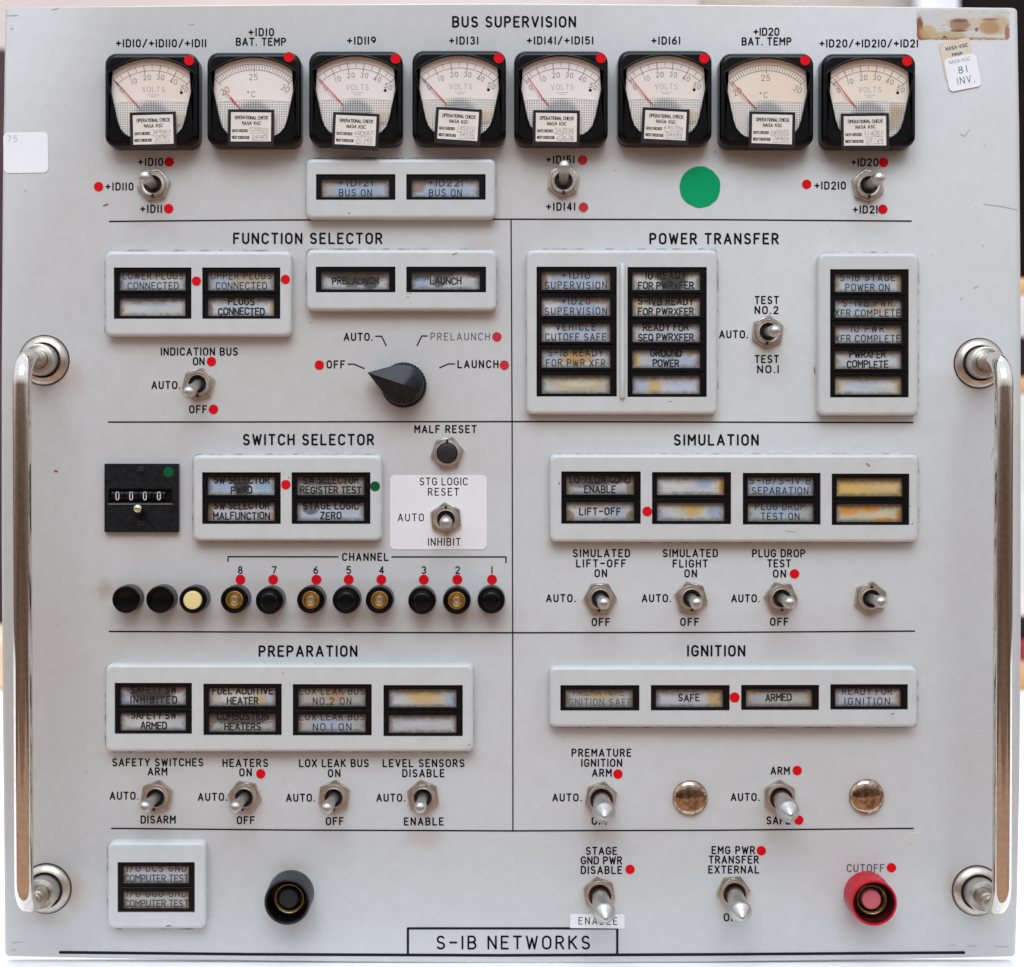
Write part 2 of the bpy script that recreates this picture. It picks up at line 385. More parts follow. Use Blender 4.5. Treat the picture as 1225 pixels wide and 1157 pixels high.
# ------------------------------------------------------------------ stroke lettering
def arc(cx, cy, rx, ry, d0, d1, n=7):
    return [(cx + rx*math.cos(R(d0+(d1-d0)*i/n)), cy + ry*math.sin(R(d0+(d1-d0)*i/n))) for i in range(n+1)]
_O = [arc(.3,.7,.3,.3,0,180,8) + arc(.3,.3,.3,.3,180,360,8) + [(.6,.7)]]
_C = arc(.31,.69,.3,.31,25,180) + arc(.31,.31,.3,.31,180,335)
G = {
 'A': (.64, [[(0,0),(.32,1),(.64,0)], [(.1,.3),(.54,.3)]]),
 'B': (.56, [[(0,.52),(.3,.52)] + arc(.3,.76,.23,.24,-90,90)[::1] + [(0,1),(0,0),(.3,0)] + arc(.3,.26,.26,.26,-90,90)]),
 'C': (.58, [_C]),
 'D': (.58, [[(0,0),(0,1),(.26,1)] + arc(.26,.68,.32,.32,90,0) + arc(.26,.32,.32,.32,0,-90) + [(0,0)]]),
 'E': (.5, [[(.5,0),(0,0),(0,1),(.5,1)], [(0,.52),(.4,.52)]]),
 'F': (.5, [[(0,0),(0,1),(.5,1)], [(0,.52),(.4,.52)]]),
 'G': (.6, [arc(.31,.69,.3,.31,25,180) + arc(.31,.31,.3,.31,180,360) + [(.61,.46),(.36,.46)]]),
 'H': (.56, [[(0,0),(0,1)], [(.56,0),(.56,1)], [(0,.52),(.56,.52)]]),
 'I': (.02, [[(.01,0),(.01,1)]]),
 'J': (.42, [[(.42,1),(.42,.22)] + arc(.21,.22,.21,.22,0,-180)]),
 'K': (.56, [[(0,0),(0,1)], [(.54,1),(0,.42)], [(.17,.6),(.56,0)]]),
 'L': (.48, [[(0,1),(0,0),(.48,0)]]),
 'M': (.66, [[(0,0),(0,1),(.33,.42),(.66,1),(.66,0)]]),
 'N': (.58, [[(0,0),(0,1),(.58,0),(.58,1)]]),
 'O': (.6, _O),
 'P': (.54, [[(0,0),(0,1),(.28,1)] + arc(.28,.73,.26,.27,90,-90) + [(0,.46)]]),
 'Q': (.6, _O + [[(.38,.2),(.62,-.04)]]),
 'R': (.55, [[(0,0),(0,1),(.28,1)] + arc(.28,.74,.25,.26,90,-90) + [(0,.48)], [(.26,.48),(.55,0)]]),
 'S': (.56, [arc(.28,.745,.25,.255,30,270,9) + arc(.28,.245,.27,.245,90,-150,9)]),
 'T': (.56, [[(0,1),(.56,1)], [(.28,1),(.28,0)]]),
 'U': (.56, [[(0,1),(0,.28)] + arc(.28,.28,.28,.28,180,360) + [(.56,1)]]),
 'V': (.6, [[(0,1),(.3,0),(.6,1)]]),
 'W': (.8, [[(0,1),(.2,0),(.4,.85),(.6,0),(.8,1)]]),
 'X': (.58, [[(0,0),(.58,1)], [(0,1),(.58,0)]]),
 'Y': (.6, [[(0,1),(.3,.48),(.6,1)], [(.3,.48),(.3,0)]]),
 'Z': (.56, [[(0,1),(.56,1),(0,0),(.56,0)]]),
 '0': (.54, [arc(.27,.7,.27,.3,0,180,8) + arc(.27,.3,.27,.3,180,360,8) + [(.54,.7)]]),
 '1': (.02, [[(.01,0),(.01,1)]]),
 '2': (.54, [arc(.27,.73,.26,.27,165,-35,8) + [(0,0),(.54,0)]]),
 '3': (.54, [arc(.27,.75,.24,.25,150,-80,8) + arc(.27,.26,.27,.26,80,-150,8)]),
 '4': (.56, [[(.42,0),(.42,1),(0,.28),(.56,.28)]]),
 '5': (.54, [[(.5,1),(.06,1),(.02,.53)] + arc(.26,.32,.28,.32,130,-145,9)]),
 '6': (.54, [[(.42,1)] + arc(.5,.3,.5,.55,120,180,5) + arc(.27,.29,.27,.29,180,540,12)]),
 '7': (.54, [[(0,1),(.54,1),(.2,0)]]),
 '8': (.54, [arc(.27,.76,.22,.24,-90,270,12) + arc(.27,.26,.27,.26,90,450,12)]),
 '9': (.54, [arc(.27,.71,.27,.29,0,360,12) + arc(.04,.7,.5,.55,0,-60,5)]),
 '+': (.56, [[(0,.48),(.56,.48)], [(.28,.2),(.28,.76)]]),
 '/': (.5, [[(0,-.05),(.5,1.05)]]),
 '-': (.5, [[(0,.5),(.5,.5)]]),
 '.': (.02, [[(.01,.01),(.02,.03)]]),
 '*': (.24, [arc(.12,.85,.12,.14,0,360,8)]),
 ' ': (.10, []),
 '|': (.34, [arc(.17,.74,.17,.24,0,180,8) + arc(.17,.26,.17,.24,180,360,8) + [(.34,.74)]]),
}
def text(mb, s, x0, x1, yc, cap, wd, h, k=S, m=0, rot=0.0, org=None, jit=0.0):
    """lettering between photo-like coordinates x0..x1 (y down) scaled by k round org"""
    tot = sum(G[c][0] for c in s) * cap
    W = x1 - x0; n = max(len(s) - 1, 1)
    sc = 1.0; gap = (W - tot) / n
    if len(s) == 1: gap = 0; x0 = (x0 + x1)/2 - tot/2
    elif gap < 0.17*cap:
        sc = W / (tot + 0.22*cap*n); gap = 0.22*cap*sc
    elif gap > 0.5*cap:
        sc = min(1.3, W / (tot + 0.45*cap*n)); gap = (W - tot*sc)/n
    x = x0; ox, oy = org or (0, 0)
    ca, sa = math.cos(R(rot)), math.sin(R(rot)); mx_, my_ = (x0+x1)/2, yc
    for c in s:
        gw, st = G[c]
        dj = random.uniform(-jit, jit)
        for pl in st:
            pts = []
            for u, v in pl:
                X = x + u*cap*sc; Y = yc - (v-.5)*cap + dj
                if rot:
                    dx, dy = X-mx_, Y-my_
                    X, Y = mx_ + dx*ca - dy*sa, my_ + dx*sa + dy*ca
                pts.append(((X-ox)*k, -(Y-oy)*k))
            mb.stroke(pts, wd*k, h, m)
        x += gw*cap*sc + gap
def ptext(s, x0, x1, yc, cap=8.2, wd=1.72, m='ink', name='lettering'):
    """lettering printed on the panel: a part of the panel"""
    mb = MB()
    ox = (x0+x1)/2
    rows = s.split('|')
    mb_rows = rows
    text(mb, s, x0, x1, yc, cap, wd, 0.0, S, 0, 0, (ox, yc))
    x, z = P(ox, yc)
    return mb.build(name, M[m], panel, (x, -0.0001, z))
def pline(pts, wd, name='rule_line', m='line'):
    mb = MB(); ox, oy = pts[0]
    mb.stroke([((x-ox)*S, -(y-oy)*S) for x, y in pts], wd*S, 0.0, 0, True)
    x, z = P(ox, oy)
    return mb.build(name, M[m], panel, (x, -0.00012, z))

# ================================================================== setting
def bgp(px, py, Y):
    """point at depth Y behind the panel seen at the given photo pixel"""
    f = (D + Y) / D
    return (VX - CX)*S + (px-VX)*S*f, (CY-VY)*S - (py-VY)*S*f
def wbox(name, x0, x1, y0, y1, z0, z1, m, parent=None, bev=0.0):
    import bmesh
    me = bpy.data.meshes.new(name); bm = bmesh.new()
    bmesh.ops.create_cube(bm, size=1)
    for v in bm.verts:
        v.co.x = x0 + (v.co.x+.5)*(x1-x0); v.co.y = y0 + (v.co.y+.5)*(y1-y0); v.co.z = z0 + (v.co.z+.5)*(z1-z0)
    if bev: bmesh.ops.bevel(bm, geom=bm.edges[:], offset=bev, segments=3, affect='EDGES', profile=0.5)
    bm.to_mesh(me); bm.free()
    me.materials.append(m)
    for p in me.polygons: p.use_smooth = True
    me.set_sharp_from_angle(angle=R(40))
    o = bpy.data.objects.new(name, me); COL.objects.link(o)
    if parent: o.parent = parent
    return o
ZT = (CY - 1152.5) * S      # table height = lower edge of the panel
tb = wbox('table', -1.3, 1.3, -0.055, 0.90, ZT-0.03, ZT, mat('white_tabletop', (0.87, 0.86, 0.845), 0.4, noise=6, col2=(0.84, 0.83, 0.815)), bev=0.004)
tag(tb, 'bright white table surface the grey panel stands on', 'table')
m_wall = mat('pinkish_wall', (0.88, 0.77, 0.73), 0.8, noise=3, col2=(0.82, 0.68, 0.64))
wall = wbox('wall', -2.6, 2.6, 2.3, 2.35, -0.9, 2.2, m_wall); tag(wall, None, None, None, 'structure')
m_flr = mat('brown_floor', (0.40, 0.215, 0.12), 0.6, noise=5)
flr = wbox('floor', -3.5, 3.5, -3.5, 2.3, -0.94, -0.9, m_flr); tag(flr, None, None, None, 'structure')
# what shows past the panel's edges
x0, z0 = bgp(840, 40, 1.5); x1, z1 = bgp(1103, -70, 1.5)
o = wbox('picture_board', x0, x1+0.05, 1.5, 1.53, z0-0.5, z1, mat('mottled_board', (0.30, 0.27, 0.20), 0.8, noise=9, col2=(0.42, 0.36, 0.33)), bev=0.004)
tag(o, 'blurred mottled brown green board behind the top edge of the panel', 'board')
x0, _ = bgp(1101, 0, 1.4); x1, _ = bgp(1149, 0, 1.4)
o = wbox('white_post', x0, x1, 1.4, 1.44, -0.9, 1.6, mat('white_post_paint', (0.8, 0.79, 0.82), 0.5, noise=8), bev=0.005)
tag(o, 'blurred white upright post behind the top right corner of the panel', 'post')
x0, _ = bgp(1150, 0, 1.42); 
o = wbox('dark_cabinet', x0, x0+0.9, 1.42, 1.75, -0.9, 1.6, mat('dark_cabinet', (0.004, 0.003, 0.003), 0.7, noise=5, col2=(0.012, 0.005, 0.005), spec=0.08), bev=0.01)
tag(o, 'tall black cabinet at the right edge behind the panel', 'cabinet')
x1, _ = bgp(60, 0, 1.3); _, zt = bgp(0, 56, 1.3)
o = wbox('brown_cabinet', x1-0.34, x1, 1.3, 1.6, -0.9, zt, mat('brown_cabinet', (0.085, 0.05, 0.045), 0.7, noise=4, col2=(0.04, 0.022, 0.035), spec=0.1), bev=0.01)
tag(o, 'brown cabinet at the left edge behind the panel', 'cabinet')
# small blurred boxes piled on the table's far side, right and left of the panel
def bbox(px0, px1, py0, py1, Y, name, m, label, depth=0.05):
    x0, z0 = bgp(px0, py1, Y); x1, z1 = bgp(px1, py0, Y)
    o = wbox(name, x0, x1, Y, Y+depth, z0, z1, m, bev=0.004); tag(o, label, 'box', 'blurred boxes beside the panel'); return o
m_or = mat('orange_card', (0.62, 0.22, 0.05), 0.6, noise=8); m_rd = mat('red_card', (0.35, 0.012, 0.03), 0.6, noise=8)
m_wh = mat('white_card', (0.75, 0.72, 0.68), 0.6, noise=8)
Yb = 0.78
f_ = (D+Yb)/D
ytab = VY + (ZT - (CY-VY)*S) / (-S*f_)
m_or = mat('orange_card', (0.80, 0.42, 0.18), 0.6, noise=8)
m_dk = mat('dark_card', (0.02, 0.012, 0.02), 0.6, noise=8, spec=0.1)
for a, b_, mm, nm, lab in ((790, ytab, m_or, 'orange_box', 'pale orange box low on the table beyond the right edge of the panel'),
                          (764, 790, m_rd, 'red_box', 'flat dark red box stacked on the pale orange box beyond the right edge'),
                          (738, 764, m_dk, 'dark_box', 'flat black box on the red box beyond the right edge'),
                          (470, 738, m_wh, 'white_box', 'tall white box in the pile beyond the right edge of the panel'),
                          (450, 470, m_or, 'orange_box', 'thin orange box on the tall white box beyond the right handle'),
                          (404, 450, m_dk, 'dark_box', 'black box near the top of the pile beyond the right edge'),
                          (352, 404, m_wh, 'white_box', 'white box second from the top of the pile at the right edge'),
                          (333, 352, m_or, 'orange_box', 'thin orange box topmost of the pile beyond the right edge')):
    bbox(1205, 1290, a, b_, Yb, nm, mm, lab, 0.12)
bbox(-70, 9, ytab-62, ytab, Yb, 'orange_box', mat('peach_card', (0.86, 0.60, 0.40), 0.6, noise=8), 'peach coloured box on the table beyond the left edge of the panel', 0.12)

# ================================================================== panel
panel = thing('control_panel', 'large pale grey control panel headed BUS SUPERVISION and marked S-IB NETWORKS, standing upright', 'control panel', 0, 0)
panel.location = (0, 0, 0)
outline = [(8,8.6),(150,7.2),(350,5.2),(600,4.2),(800,5.4),(1000,7.4),(1210,9.3),(1213.5,9.9),(1215.7,11.2),(1217,13.6),(1219.5,150),(1221,330),(1221.5,560),(1221.3,760),(1220,930),(1217,1070),(1215,1139),(1214.2,1142.3),(1212.2,1144),(1209,1144.6),
           (1050,1148),(850,1151),(620,1152.4),(400,1150.8),(200,1148),(9,1144.2),(5.8,1141),(4.6,1000),(3.0,850),(1.8,650),(1.8,450),(3.2,220),(5.6,60),(6.2,11.5)]
poly = [P(x, y) for x, y in outline][::-1]
def inset(poly, d):
    cx = sum(p[0] for p in poly)/len(poly); cy = sum(p[1] for p in poly)/len(poly)
    return [(x - d*(1 if x>cx else -1), y - d*(1 if y>cy else -1)) for x, y in poly]
mb = MB()
pi = inset(poly, 0.0005)
mb.loft([[(x,y,-0.0063) for x,y in pi], [(x,y,-0.006) for x,y in poly], [(x,y,-0.0004) for x,y in poly], [(x,y,0) for x,y in pi]], 0, True, True)
mb.build('plate', M['panel'], panel)

BIG = dict(cap=11.6, wd=2.35)
for s, a, b_, y in (('BUS SUPERVISION',542,688,26.2),('FUNCTION SELECTOR',280,456.5,285.3),('POWER TRANSFER',778,930.5,285.6),('SWITCH SELECTOR',291.5,446.5,526),
                    ('SIMULATION',807,906.5,526.3),('PREPARATION',310.5,426.5,779),('IGNITION',823,890.5,778.6)):
    ptext(s, a, b_, y, **BIG)
ptext('S-IB NETWORKS', 523, 705, 1127.6, 14.6, 2.3)
for s, a, b_, y in (
  ('+ID10/+ID110/+ID11',139.5,246,51.8),('+ID10',298,327,38.5),('BAT. TEMP',283,341.5,50),('+ID119',416,449,48.6),('+ID131',538,571.5,48.6),
  ('+ID141/+ID151',631,709,48.4),('+ID161',780,813,48.6),('+ID20',902,931.5,38),('BAT. TEMP',888,946,49.6),('+ID20/+ID210/+ID21',981,1097.5,52),
  ('+ID10',166,194.5,193.8),('+ID110',127,159,223.2),('+ID11',168.5,193,250),('+ID151',654,686.5,191),('+ID141',654,687.5,247.2),
  ('+ID20',1019,1050,194.3),('+ID210',975,1011,222),('+ID21',1021,1049,250.7),
  ('INDICATION BUS',193,284,420.7),('ON',231.5,244,432.3),('AUTO.',182,215,460.7),('OFF',227,247,489.7),
  ('AUTO.',412,445,403),('OFF',391.5,412,436),('LAUNCH',548,595.5,435.7),
  ('TEST',903.5,931,359),('NO.2',903.5,930.5,371),('AUTO.',861,894,400),('TEST',903.5,931,429.6),('NO.1',906.5,931,441.7),
  ('MALF RESET',496.5,569.5,513.4),('CHANNEL',410,464,666.3),
  ('SIMULATED',686,753,661.8),('LIFT-OFF',690,748,674),('ON',712,725.5,685.8),('AUTO.',654,688,715.6),('OFF',708.5,729,744.2),
  ('SIMULATED',793.5,858,661.8),('FLIGHT',805.5,846,674.2),('ON',819.5,833,686),('AUTO.',768.5,802,715.6),('OFF',814.5,835.5,744),
  ('PLUG DROP',900.5,962.5,662),('TEST',918.5,945.5,674),('ON',925.5,939.5,686.3),('AUTO.',875.5,908,715.8),('OFF',922,942.5,743.8),
  ('SAFETY SWITCHES',135,242.5,912),('ARM',177.5,199.5,922.9),('AUTO.',132,165,952),('DISARM',169,209.5,980.5),
  ('HEATERS',267,320,912.7),('ON',287,300.5,924),('AUTO.',237.5,271,953.3),('OFF',284,304,981.3),
  ('LOX LEAK BUS',358.5,440.5,913),('ON',393,406.5,925),('AUTO.',343,376,954.3),('OFF',390.5,410.5,982.4),
  ('LEVEL SENSORS',458.5,555,913),('DISABLE',482,531,925),('AUTO.',451,484,954.3),('ENABLE',484,530,982.7),
  ('PREMATURE',684.5,754.5,900.5),('IGNITION',696,743.5,912.6),('ARM',709,731,924.5),('AUTO.',661.5,695,954),('OFF',708.5,729,982),
  ('ARM',922.5,944,922),('AUTO.',875,908,953.5),('SAFE',917.5,945,981.5),
  ('STAGE',701.5,737.5,1017.9),('GND PWR',695.5,743.5,1029.3),('DISABLE',695.5,743.5,1040.8),
  ('EMG PWR',852,902.5,1017),('TRANSFER',848.5,907,1028.4),('EXTERNAL',848,907.5,1040.2),('OFF',866.5,888,1097.4)):
    ptext(s, a, b_, y)
ptext('PRELAUNCH', 515.5, 585.5, 402.7, 8.2, 1.1, 'ink_grey')
ptext('CUTOFF', 1013.5, 1057.5, 1038.5, 8.4, 1.4, 'ink_grey')
for s, x in (('8',287.5),('7',328),('6',377.7),('5',417.2),('4',456.5),('3',507),('2',547.5),('1',588.5)):
    ptext(s, x-3, x+3, 682, 8, 1.5)

pline([(131,265),(300,263.4),(612,262.3),(850,262.8),(1090,264.6)], 1.7)
pline([(130,505),(612,504.4),(1092,505.6)], 1.7)
pline([(131,755.4),(400,756.6),(614,757),(860,756.5),(1094,755)], 1.7)
pline([(133.5,991),(350,993),(613,994),(860,993.2),(1092.5,991)], 1.7)
pline([(611.4,263),(612.6,505),(613.4,757),(613.6,993)], 1.5)
pline([(72,1139.3),(300,1141.6),(600,1142.9),(850,1141.8),(1153,1139.6)], 3.4)
pline([(488,1141.5),(488,1110.6),(738.4,1110.6),(738.4,1141.5)], 2.8)
pline([(449.5,402.3),(456.5,402.3),(462,413.5)], 1.5, 'pointer_line')
pline([(499,413.3),(504.5,402),(511,402)], 1.5, 'pointer_line')
pline([(416.5,435.7),(423.5,435.7),(435.5,440.8)], 1.5, 'pointer_line')
pline([(526,440),(536.5,435.4),(544,435.4)], 1.5, 'pointer_line')
pline([(272.8,671.5),(272.8,666),(404.5,666.2)], 1.6, 'bracket_line')
pline([(469,666.3),(605.3,666.3),(605.3,673)], 1.6, 'bracket_line')
# scratches and specks in the paint
for pts, wd, mm in (([(1177,244.5),(1195,246.5),(1217,251)],.8,'scratch'),([(371,386),(374,385.3)],1.6,'scratch'),([(8,19),(22,18.5)],.8,'scratch'),([(62,12),(70,10)],.8,'scratch'),
                    ([(65.5,563.5),(68.5,564)],2.2,'rust'),([(124,246.3),(129,244.3)],1.8,'rust'),([(1088,997.5),(1097,997)],2.6,'paper_old'),([(1149,358),(1151,357)],1.3,'scratch'),
                    ([(1149,161),(1154,163),(1160,155)],.8,'scratch'),([(479,183),(480,184)],1.6,'scratch'),([(13,34),(15,34.5)],1.6,'scratch'),([(30,229),(31,228)],1.4,'scratch'),
                    ([(855,181),(856,182)],2,'scratch'),([(735,203),(736,204)],1.5,'scratch'),([(68,747),(70,749)],1.3,'scratch'),([(102,924),(104,923)],1.4,'scratch'),
                    ([(1138,1131),(1142,1130.5)],1.2,'scratch'),([(1157,1132),(1168,1132)],1.0,'scratch'),([(1190,1132.5),(1206,1133)],1.1,'scratch'),([(1165,345),(1170,342)],1,'scratch'),
                    ([(1186,548),(1188,536)],.8,'scratch'),([(15,1128),(26,1127)],.9,'scratch'),([(14,1136),(18,1137)],1.4,'scratch'),([(226,30),(232,29)],1.2,'scratch'),
                    ([(120,226.5),(121,227.5)],1.3,'rust'),([(974,440),(975,447)],1.2,'rust'),([(979,487),(980,488)],1.4,'rust')):
    pline(pts, wd, 'paint_scratch', mm)
for _ in range(46):
    px, py = random.uniform(15, 1210), random.uniform(15, 1140)
    pline([(px, py), (px + random.uniform(-1.5, 1.5), py + random.uniform(-1, 1))], random.uniform(.5, 1.1), 'paint_scratch', 'scratch')

# ================================================================== legend frames
PLATE = (0.56, 0.58, 0.60)
BLU = (0.30, 0.42, 0.60); AMB = (0.62, 0.42, 0.13); TAN = (0.42, 0.34, 0.22); ORA = (0.74, 0.32, 0.06); DRK = (0.04, 0.04, 0.045); GRN = (0.36, 0.38, 0.34); BRN = (0.28, 0.17, 0.09); WHT = (0.7, 0.71, 0.73)
count = 0
def plate_mat(base, blobs):
    global count; count += 1
    m = mat('legend_plate_%d' % count, base, 0.25, coat=0.25)
    t = m.node_tree; b = t.nodes['Principled BSDF']
    tc = t.nodes.new('ShaderNodeTexCoord')
    mp = t.nodes.new('ShaderNodeMapping'); mp.inputs['Location'].default_value = (count*1.7, 0, count*0.9)
    t.links.new(tc.outputs['Generated'], mp.inputs['Vector'])
    n = t.nodes.new('ShaderNodeTexNoise'); n.inputs['Scale'].default_value = 2.2; n.inputs['Detail'].default_value = 5
    t.links.new(mp.outputs[0], n.inputs['Vector'])
    r = t.nodes.new('ShaderNodeValToRGB'); e = r.color_ramp.elements
    e[0].position = 0.3; e[0].color = (base[0]*0.80, base[1]*0.81, base[2]*0.80, 1); e[1].position = 0.7; e[1].color = (*base, 1)
    t.links.new(n.outputs['Fac'], r.inputs[0])
    blobs = [(u, v, ru*1.1, rv*1.35, c, min(.96, st+.15), rg) if c is DRK else (u, v, ru, rv, c, st, rg) for (u, v, ru, rv, c, st, rg) in blobs]
    cur = blobs_on(m, r.outputs[0], tc.outputs['Generated'], blobs, 5.5, 0.45)
    # edge dirt plus painted recess shade, widest along the top of the plate
    sp = t.nodes.new('ShaderNodeSeparateXYZ'); t.links.new(tc.outputs['Generated'], sp.inputs[0])
    def mth(op, a, b_=None, c=None):
        q = t.nodes.new('ShaderNodeMath'); q.operation = op
        for i_, v in enumerate((a, b_, c)):
            if v is None: continue
            if isinstance(v, (int, float)): q.inputs[i_].default_value = v
            else: t.links.new(v, q.inputs[i_])
        return q.outputs[0]
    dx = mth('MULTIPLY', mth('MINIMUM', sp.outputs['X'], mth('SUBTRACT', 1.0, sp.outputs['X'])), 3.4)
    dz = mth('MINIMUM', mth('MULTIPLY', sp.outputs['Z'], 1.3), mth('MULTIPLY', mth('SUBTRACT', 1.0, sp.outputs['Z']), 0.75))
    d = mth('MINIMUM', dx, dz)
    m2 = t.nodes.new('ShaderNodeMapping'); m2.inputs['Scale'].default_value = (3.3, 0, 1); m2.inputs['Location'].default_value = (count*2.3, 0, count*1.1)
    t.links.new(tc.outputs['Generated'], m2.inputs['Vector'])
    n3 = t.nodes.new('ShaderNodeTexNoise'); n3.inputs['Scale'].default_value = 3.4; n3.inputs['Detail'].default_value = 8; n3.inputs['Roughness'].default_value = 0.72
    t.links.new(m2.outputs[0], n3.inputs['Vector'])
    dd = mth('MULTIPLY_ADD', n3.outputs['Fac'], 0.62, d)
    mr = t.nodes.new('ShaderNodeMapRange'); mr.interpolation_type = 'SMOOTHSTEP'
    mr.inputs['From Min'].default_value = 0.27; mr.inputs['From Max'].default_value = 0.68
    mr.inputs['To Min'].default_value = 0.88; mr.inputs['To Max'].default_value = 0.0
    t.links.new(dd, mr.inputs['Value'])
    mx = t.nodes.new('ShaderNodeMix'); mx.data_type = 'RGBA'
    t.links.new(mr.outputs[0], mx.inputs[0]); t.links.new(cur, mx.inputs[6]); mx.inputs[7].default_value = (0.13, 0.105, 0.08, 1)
    t.links.new(mx.outputs[2], b.inputs['Base Color'])
    return m

HB = 0.0058      # height of a frame's face
def legend_frame(x0, y0, x1, y1, wins, label, extra=None):
    """wins: (x0,y0,x1,y1, rows=[(line1, line2, ink, blobs, base)])"""
    k = K(HB)
    cx, cy = (x0+x1)/2, (y0+y1)/2
    X, Z = P(cx, cy, HB)
    root = thing('legend_frame', label, 'indicator panel', X, Z, 'pale grey framed indicator windows')
    def L(px, py): return (px-cx)*k, -(py-cy)*k
    a, b_ = L(x0, y1), L(x1, y0)
    b2 = 0.0012; r = 0.0026
    mb = MB()
    rings = []
    for ins, h in ((-0.0002, -0.0003), (-0.0002, HB-b2), (0.0001, HB-b2*0.55), (0.0006, HB-b2*0.2), (b2*0.9, HB-0.00003), (b2*1.3, HB)):
        rings.append([(x, y, h) for x, y in rrect(a[0]+ins, a[1]+ins, b_[0]-ins, b_[1]-ins, max(r-ins*0.3, 0.001))])
    mb.loft(rings, 0, False, False)
    holes = []
    for w_ in wins:
        p, q = L(w_[0], w_[3]), L(w_[2], w_[1])
        holes.append(rrect(p[0], p[1], q[0], q[1], 0.00025, 2)[::-1])
    mb.holed([(x, y) for x, y, _ in rings[-1]], holes, HB)
    for hp in holes: mb.wall_in(hp[::-1], HB, 0.0012)
    mb.build('bezel', M['bezel'], root)
    for w_ in wins:
        wx0, wy0, wx1, wy1, rows = w_
        rh = (wy1-wy0)/len(rows)
        for i, row in enumerate(rows):
            l1, l2, ink, blobs, base = row
            ra, rb = wy0 + rh*i, wy0 + rh*(i+1)
            ox, oy = (wx0+wx1)/2, (ra+rb)/2
            def Q(px, py): return (px-ox)*k, -(py-oy)*k
            lx, ly = L(ox, oy)
            eps = 0.05
            # black holder: four bars round the plate
            mb = MB()
            bl, br_, bt, bb = 6.2, 7.6, 5.6, 3.6
            g = 0.25
            o0, o1 = Q(wx0+g, rb-(g if i == len(rows)-1 else .12)), Q(wx1-g, ra+(g if i == 0 else .12))
            i0, i1 = Q(wx0+bl, rb-bb), Q(wx1-br_, ra+bt)
            outer = [(o0[0],o0[1]),(o1[0],o0[1]),(o1[0],o1[1]),(o0[0],o1[1])]
            inner = [(i0[0],i0[1]),(i1[0],i0[1]),(i1[0],i1[1]),(i0[0],i1[1])]
            hf = HB-0.0007 + random.uniform(-.00012, .00012)
            bv = 0.00035
            op = [(o0[0]+bv,o0[1]+bv),(o1[0]-bv,o0[1]+bv),(o1[0]-bv,o1[1]-bv),(o0[0]+bv,o1[1]-bv)]
            mb.loft([[(x,y,0.0008) for x,y in outer],[(x,y,hf-bv) for x,y in outer],[(x,y,hf) for x,y in op]], 0, False, False)
            mb.holed(op, [inner[::-1]], hf)
            mb.wall_in(inner, hf, 0.0022)
            fr = mb.build('legend_window', M['holder'], root, (lx, 0, ly))
            # plate
            mb = MB(); hp = hf - 0.0018
            e2 = 0.00015
            mb.flat([(i0[0]-e2,i0[1]-e2),(i1[0]+e2,i0[1]-e2),(i1[0]+e2,i1[1]+e2),(i0[0]-e2,i1[1]+e2)], hp)
            mb.build('legend_plate', plate_mat(base or PLATE, blobs or []), fr)
            if l1 or l2:
                mb = MB(); mid = (wx0+wx1)/2 - 0.8
                bold = ink == 'bold'
                wd = 1.7 if bold else (1.05 if ink == 'thin' else 1.2)
                cp = 7.8
                def ww(s): return min(len(s.replace(' ', '')) * cp*(0.78 if bold else 0.86) + s.count(' ')*5, wx1-wx0-(22 if bold else 16.5))
                if l1 and l2:
                    text(mb, l1, mid-ww(l1)/2, mid+ww(l1)/2, oy-6.1, cp, wd, 0.0, k, 0, 0, (ox, oy), .5 if bold else .25)
                    text(mb, l2, mid-ww(l2)/2, mid+ww(l2)/2, oy+6.0, cp, wd, 0.0, k, 0, 0, (ox, oy), .5 if bold else .25)
                else:
                    s = l1 or l2; text(mb, s, mid-ww(s)/2, mid+ww(s)/2, oy+1, cp, wd, 0.0, k, 0, 0, (ox, oy), .5 if bold else .25)
                mb.build('legend_lettering', M['legend_flaked'] if bold else (M['legend_faint'] if ink == 'thin' else M['legend_mid']), fr, (0, -(hp+0.00006), 0))
            if ink == 'smudge' or (blobs and any(b[4] is DRK for b in blobs)): pass
            # clear cover
            mb = MB(); mb.flat([(i0[0]-e2,i0[1]-e2),(i1[0]+e2,i0[1]-e2),(i1[0]+e2,i1[1]+e2),(i0[0]-e2,i1[1]+e2)], hf-0.0005)
            mb.build('clear_cover', M['glass'], fr)
    if extra: extra(root, L, k)
    # dirt caught round the edge, on the panel
    mb = MB()
    o_ = rrect(*P(x0-1.5, y1+1.7), *P(x1+1.7, y0-2.2), 0.0032); i_ = rrect(*P(x0+1.5, y1-1.5), *P(x1-1.5, y0+1.5), 0.0028)
    mb.holed(o_, [i_[::-1]], 0.00006)
    mb.build('dirt_line', M['grime'], panel)
    return root

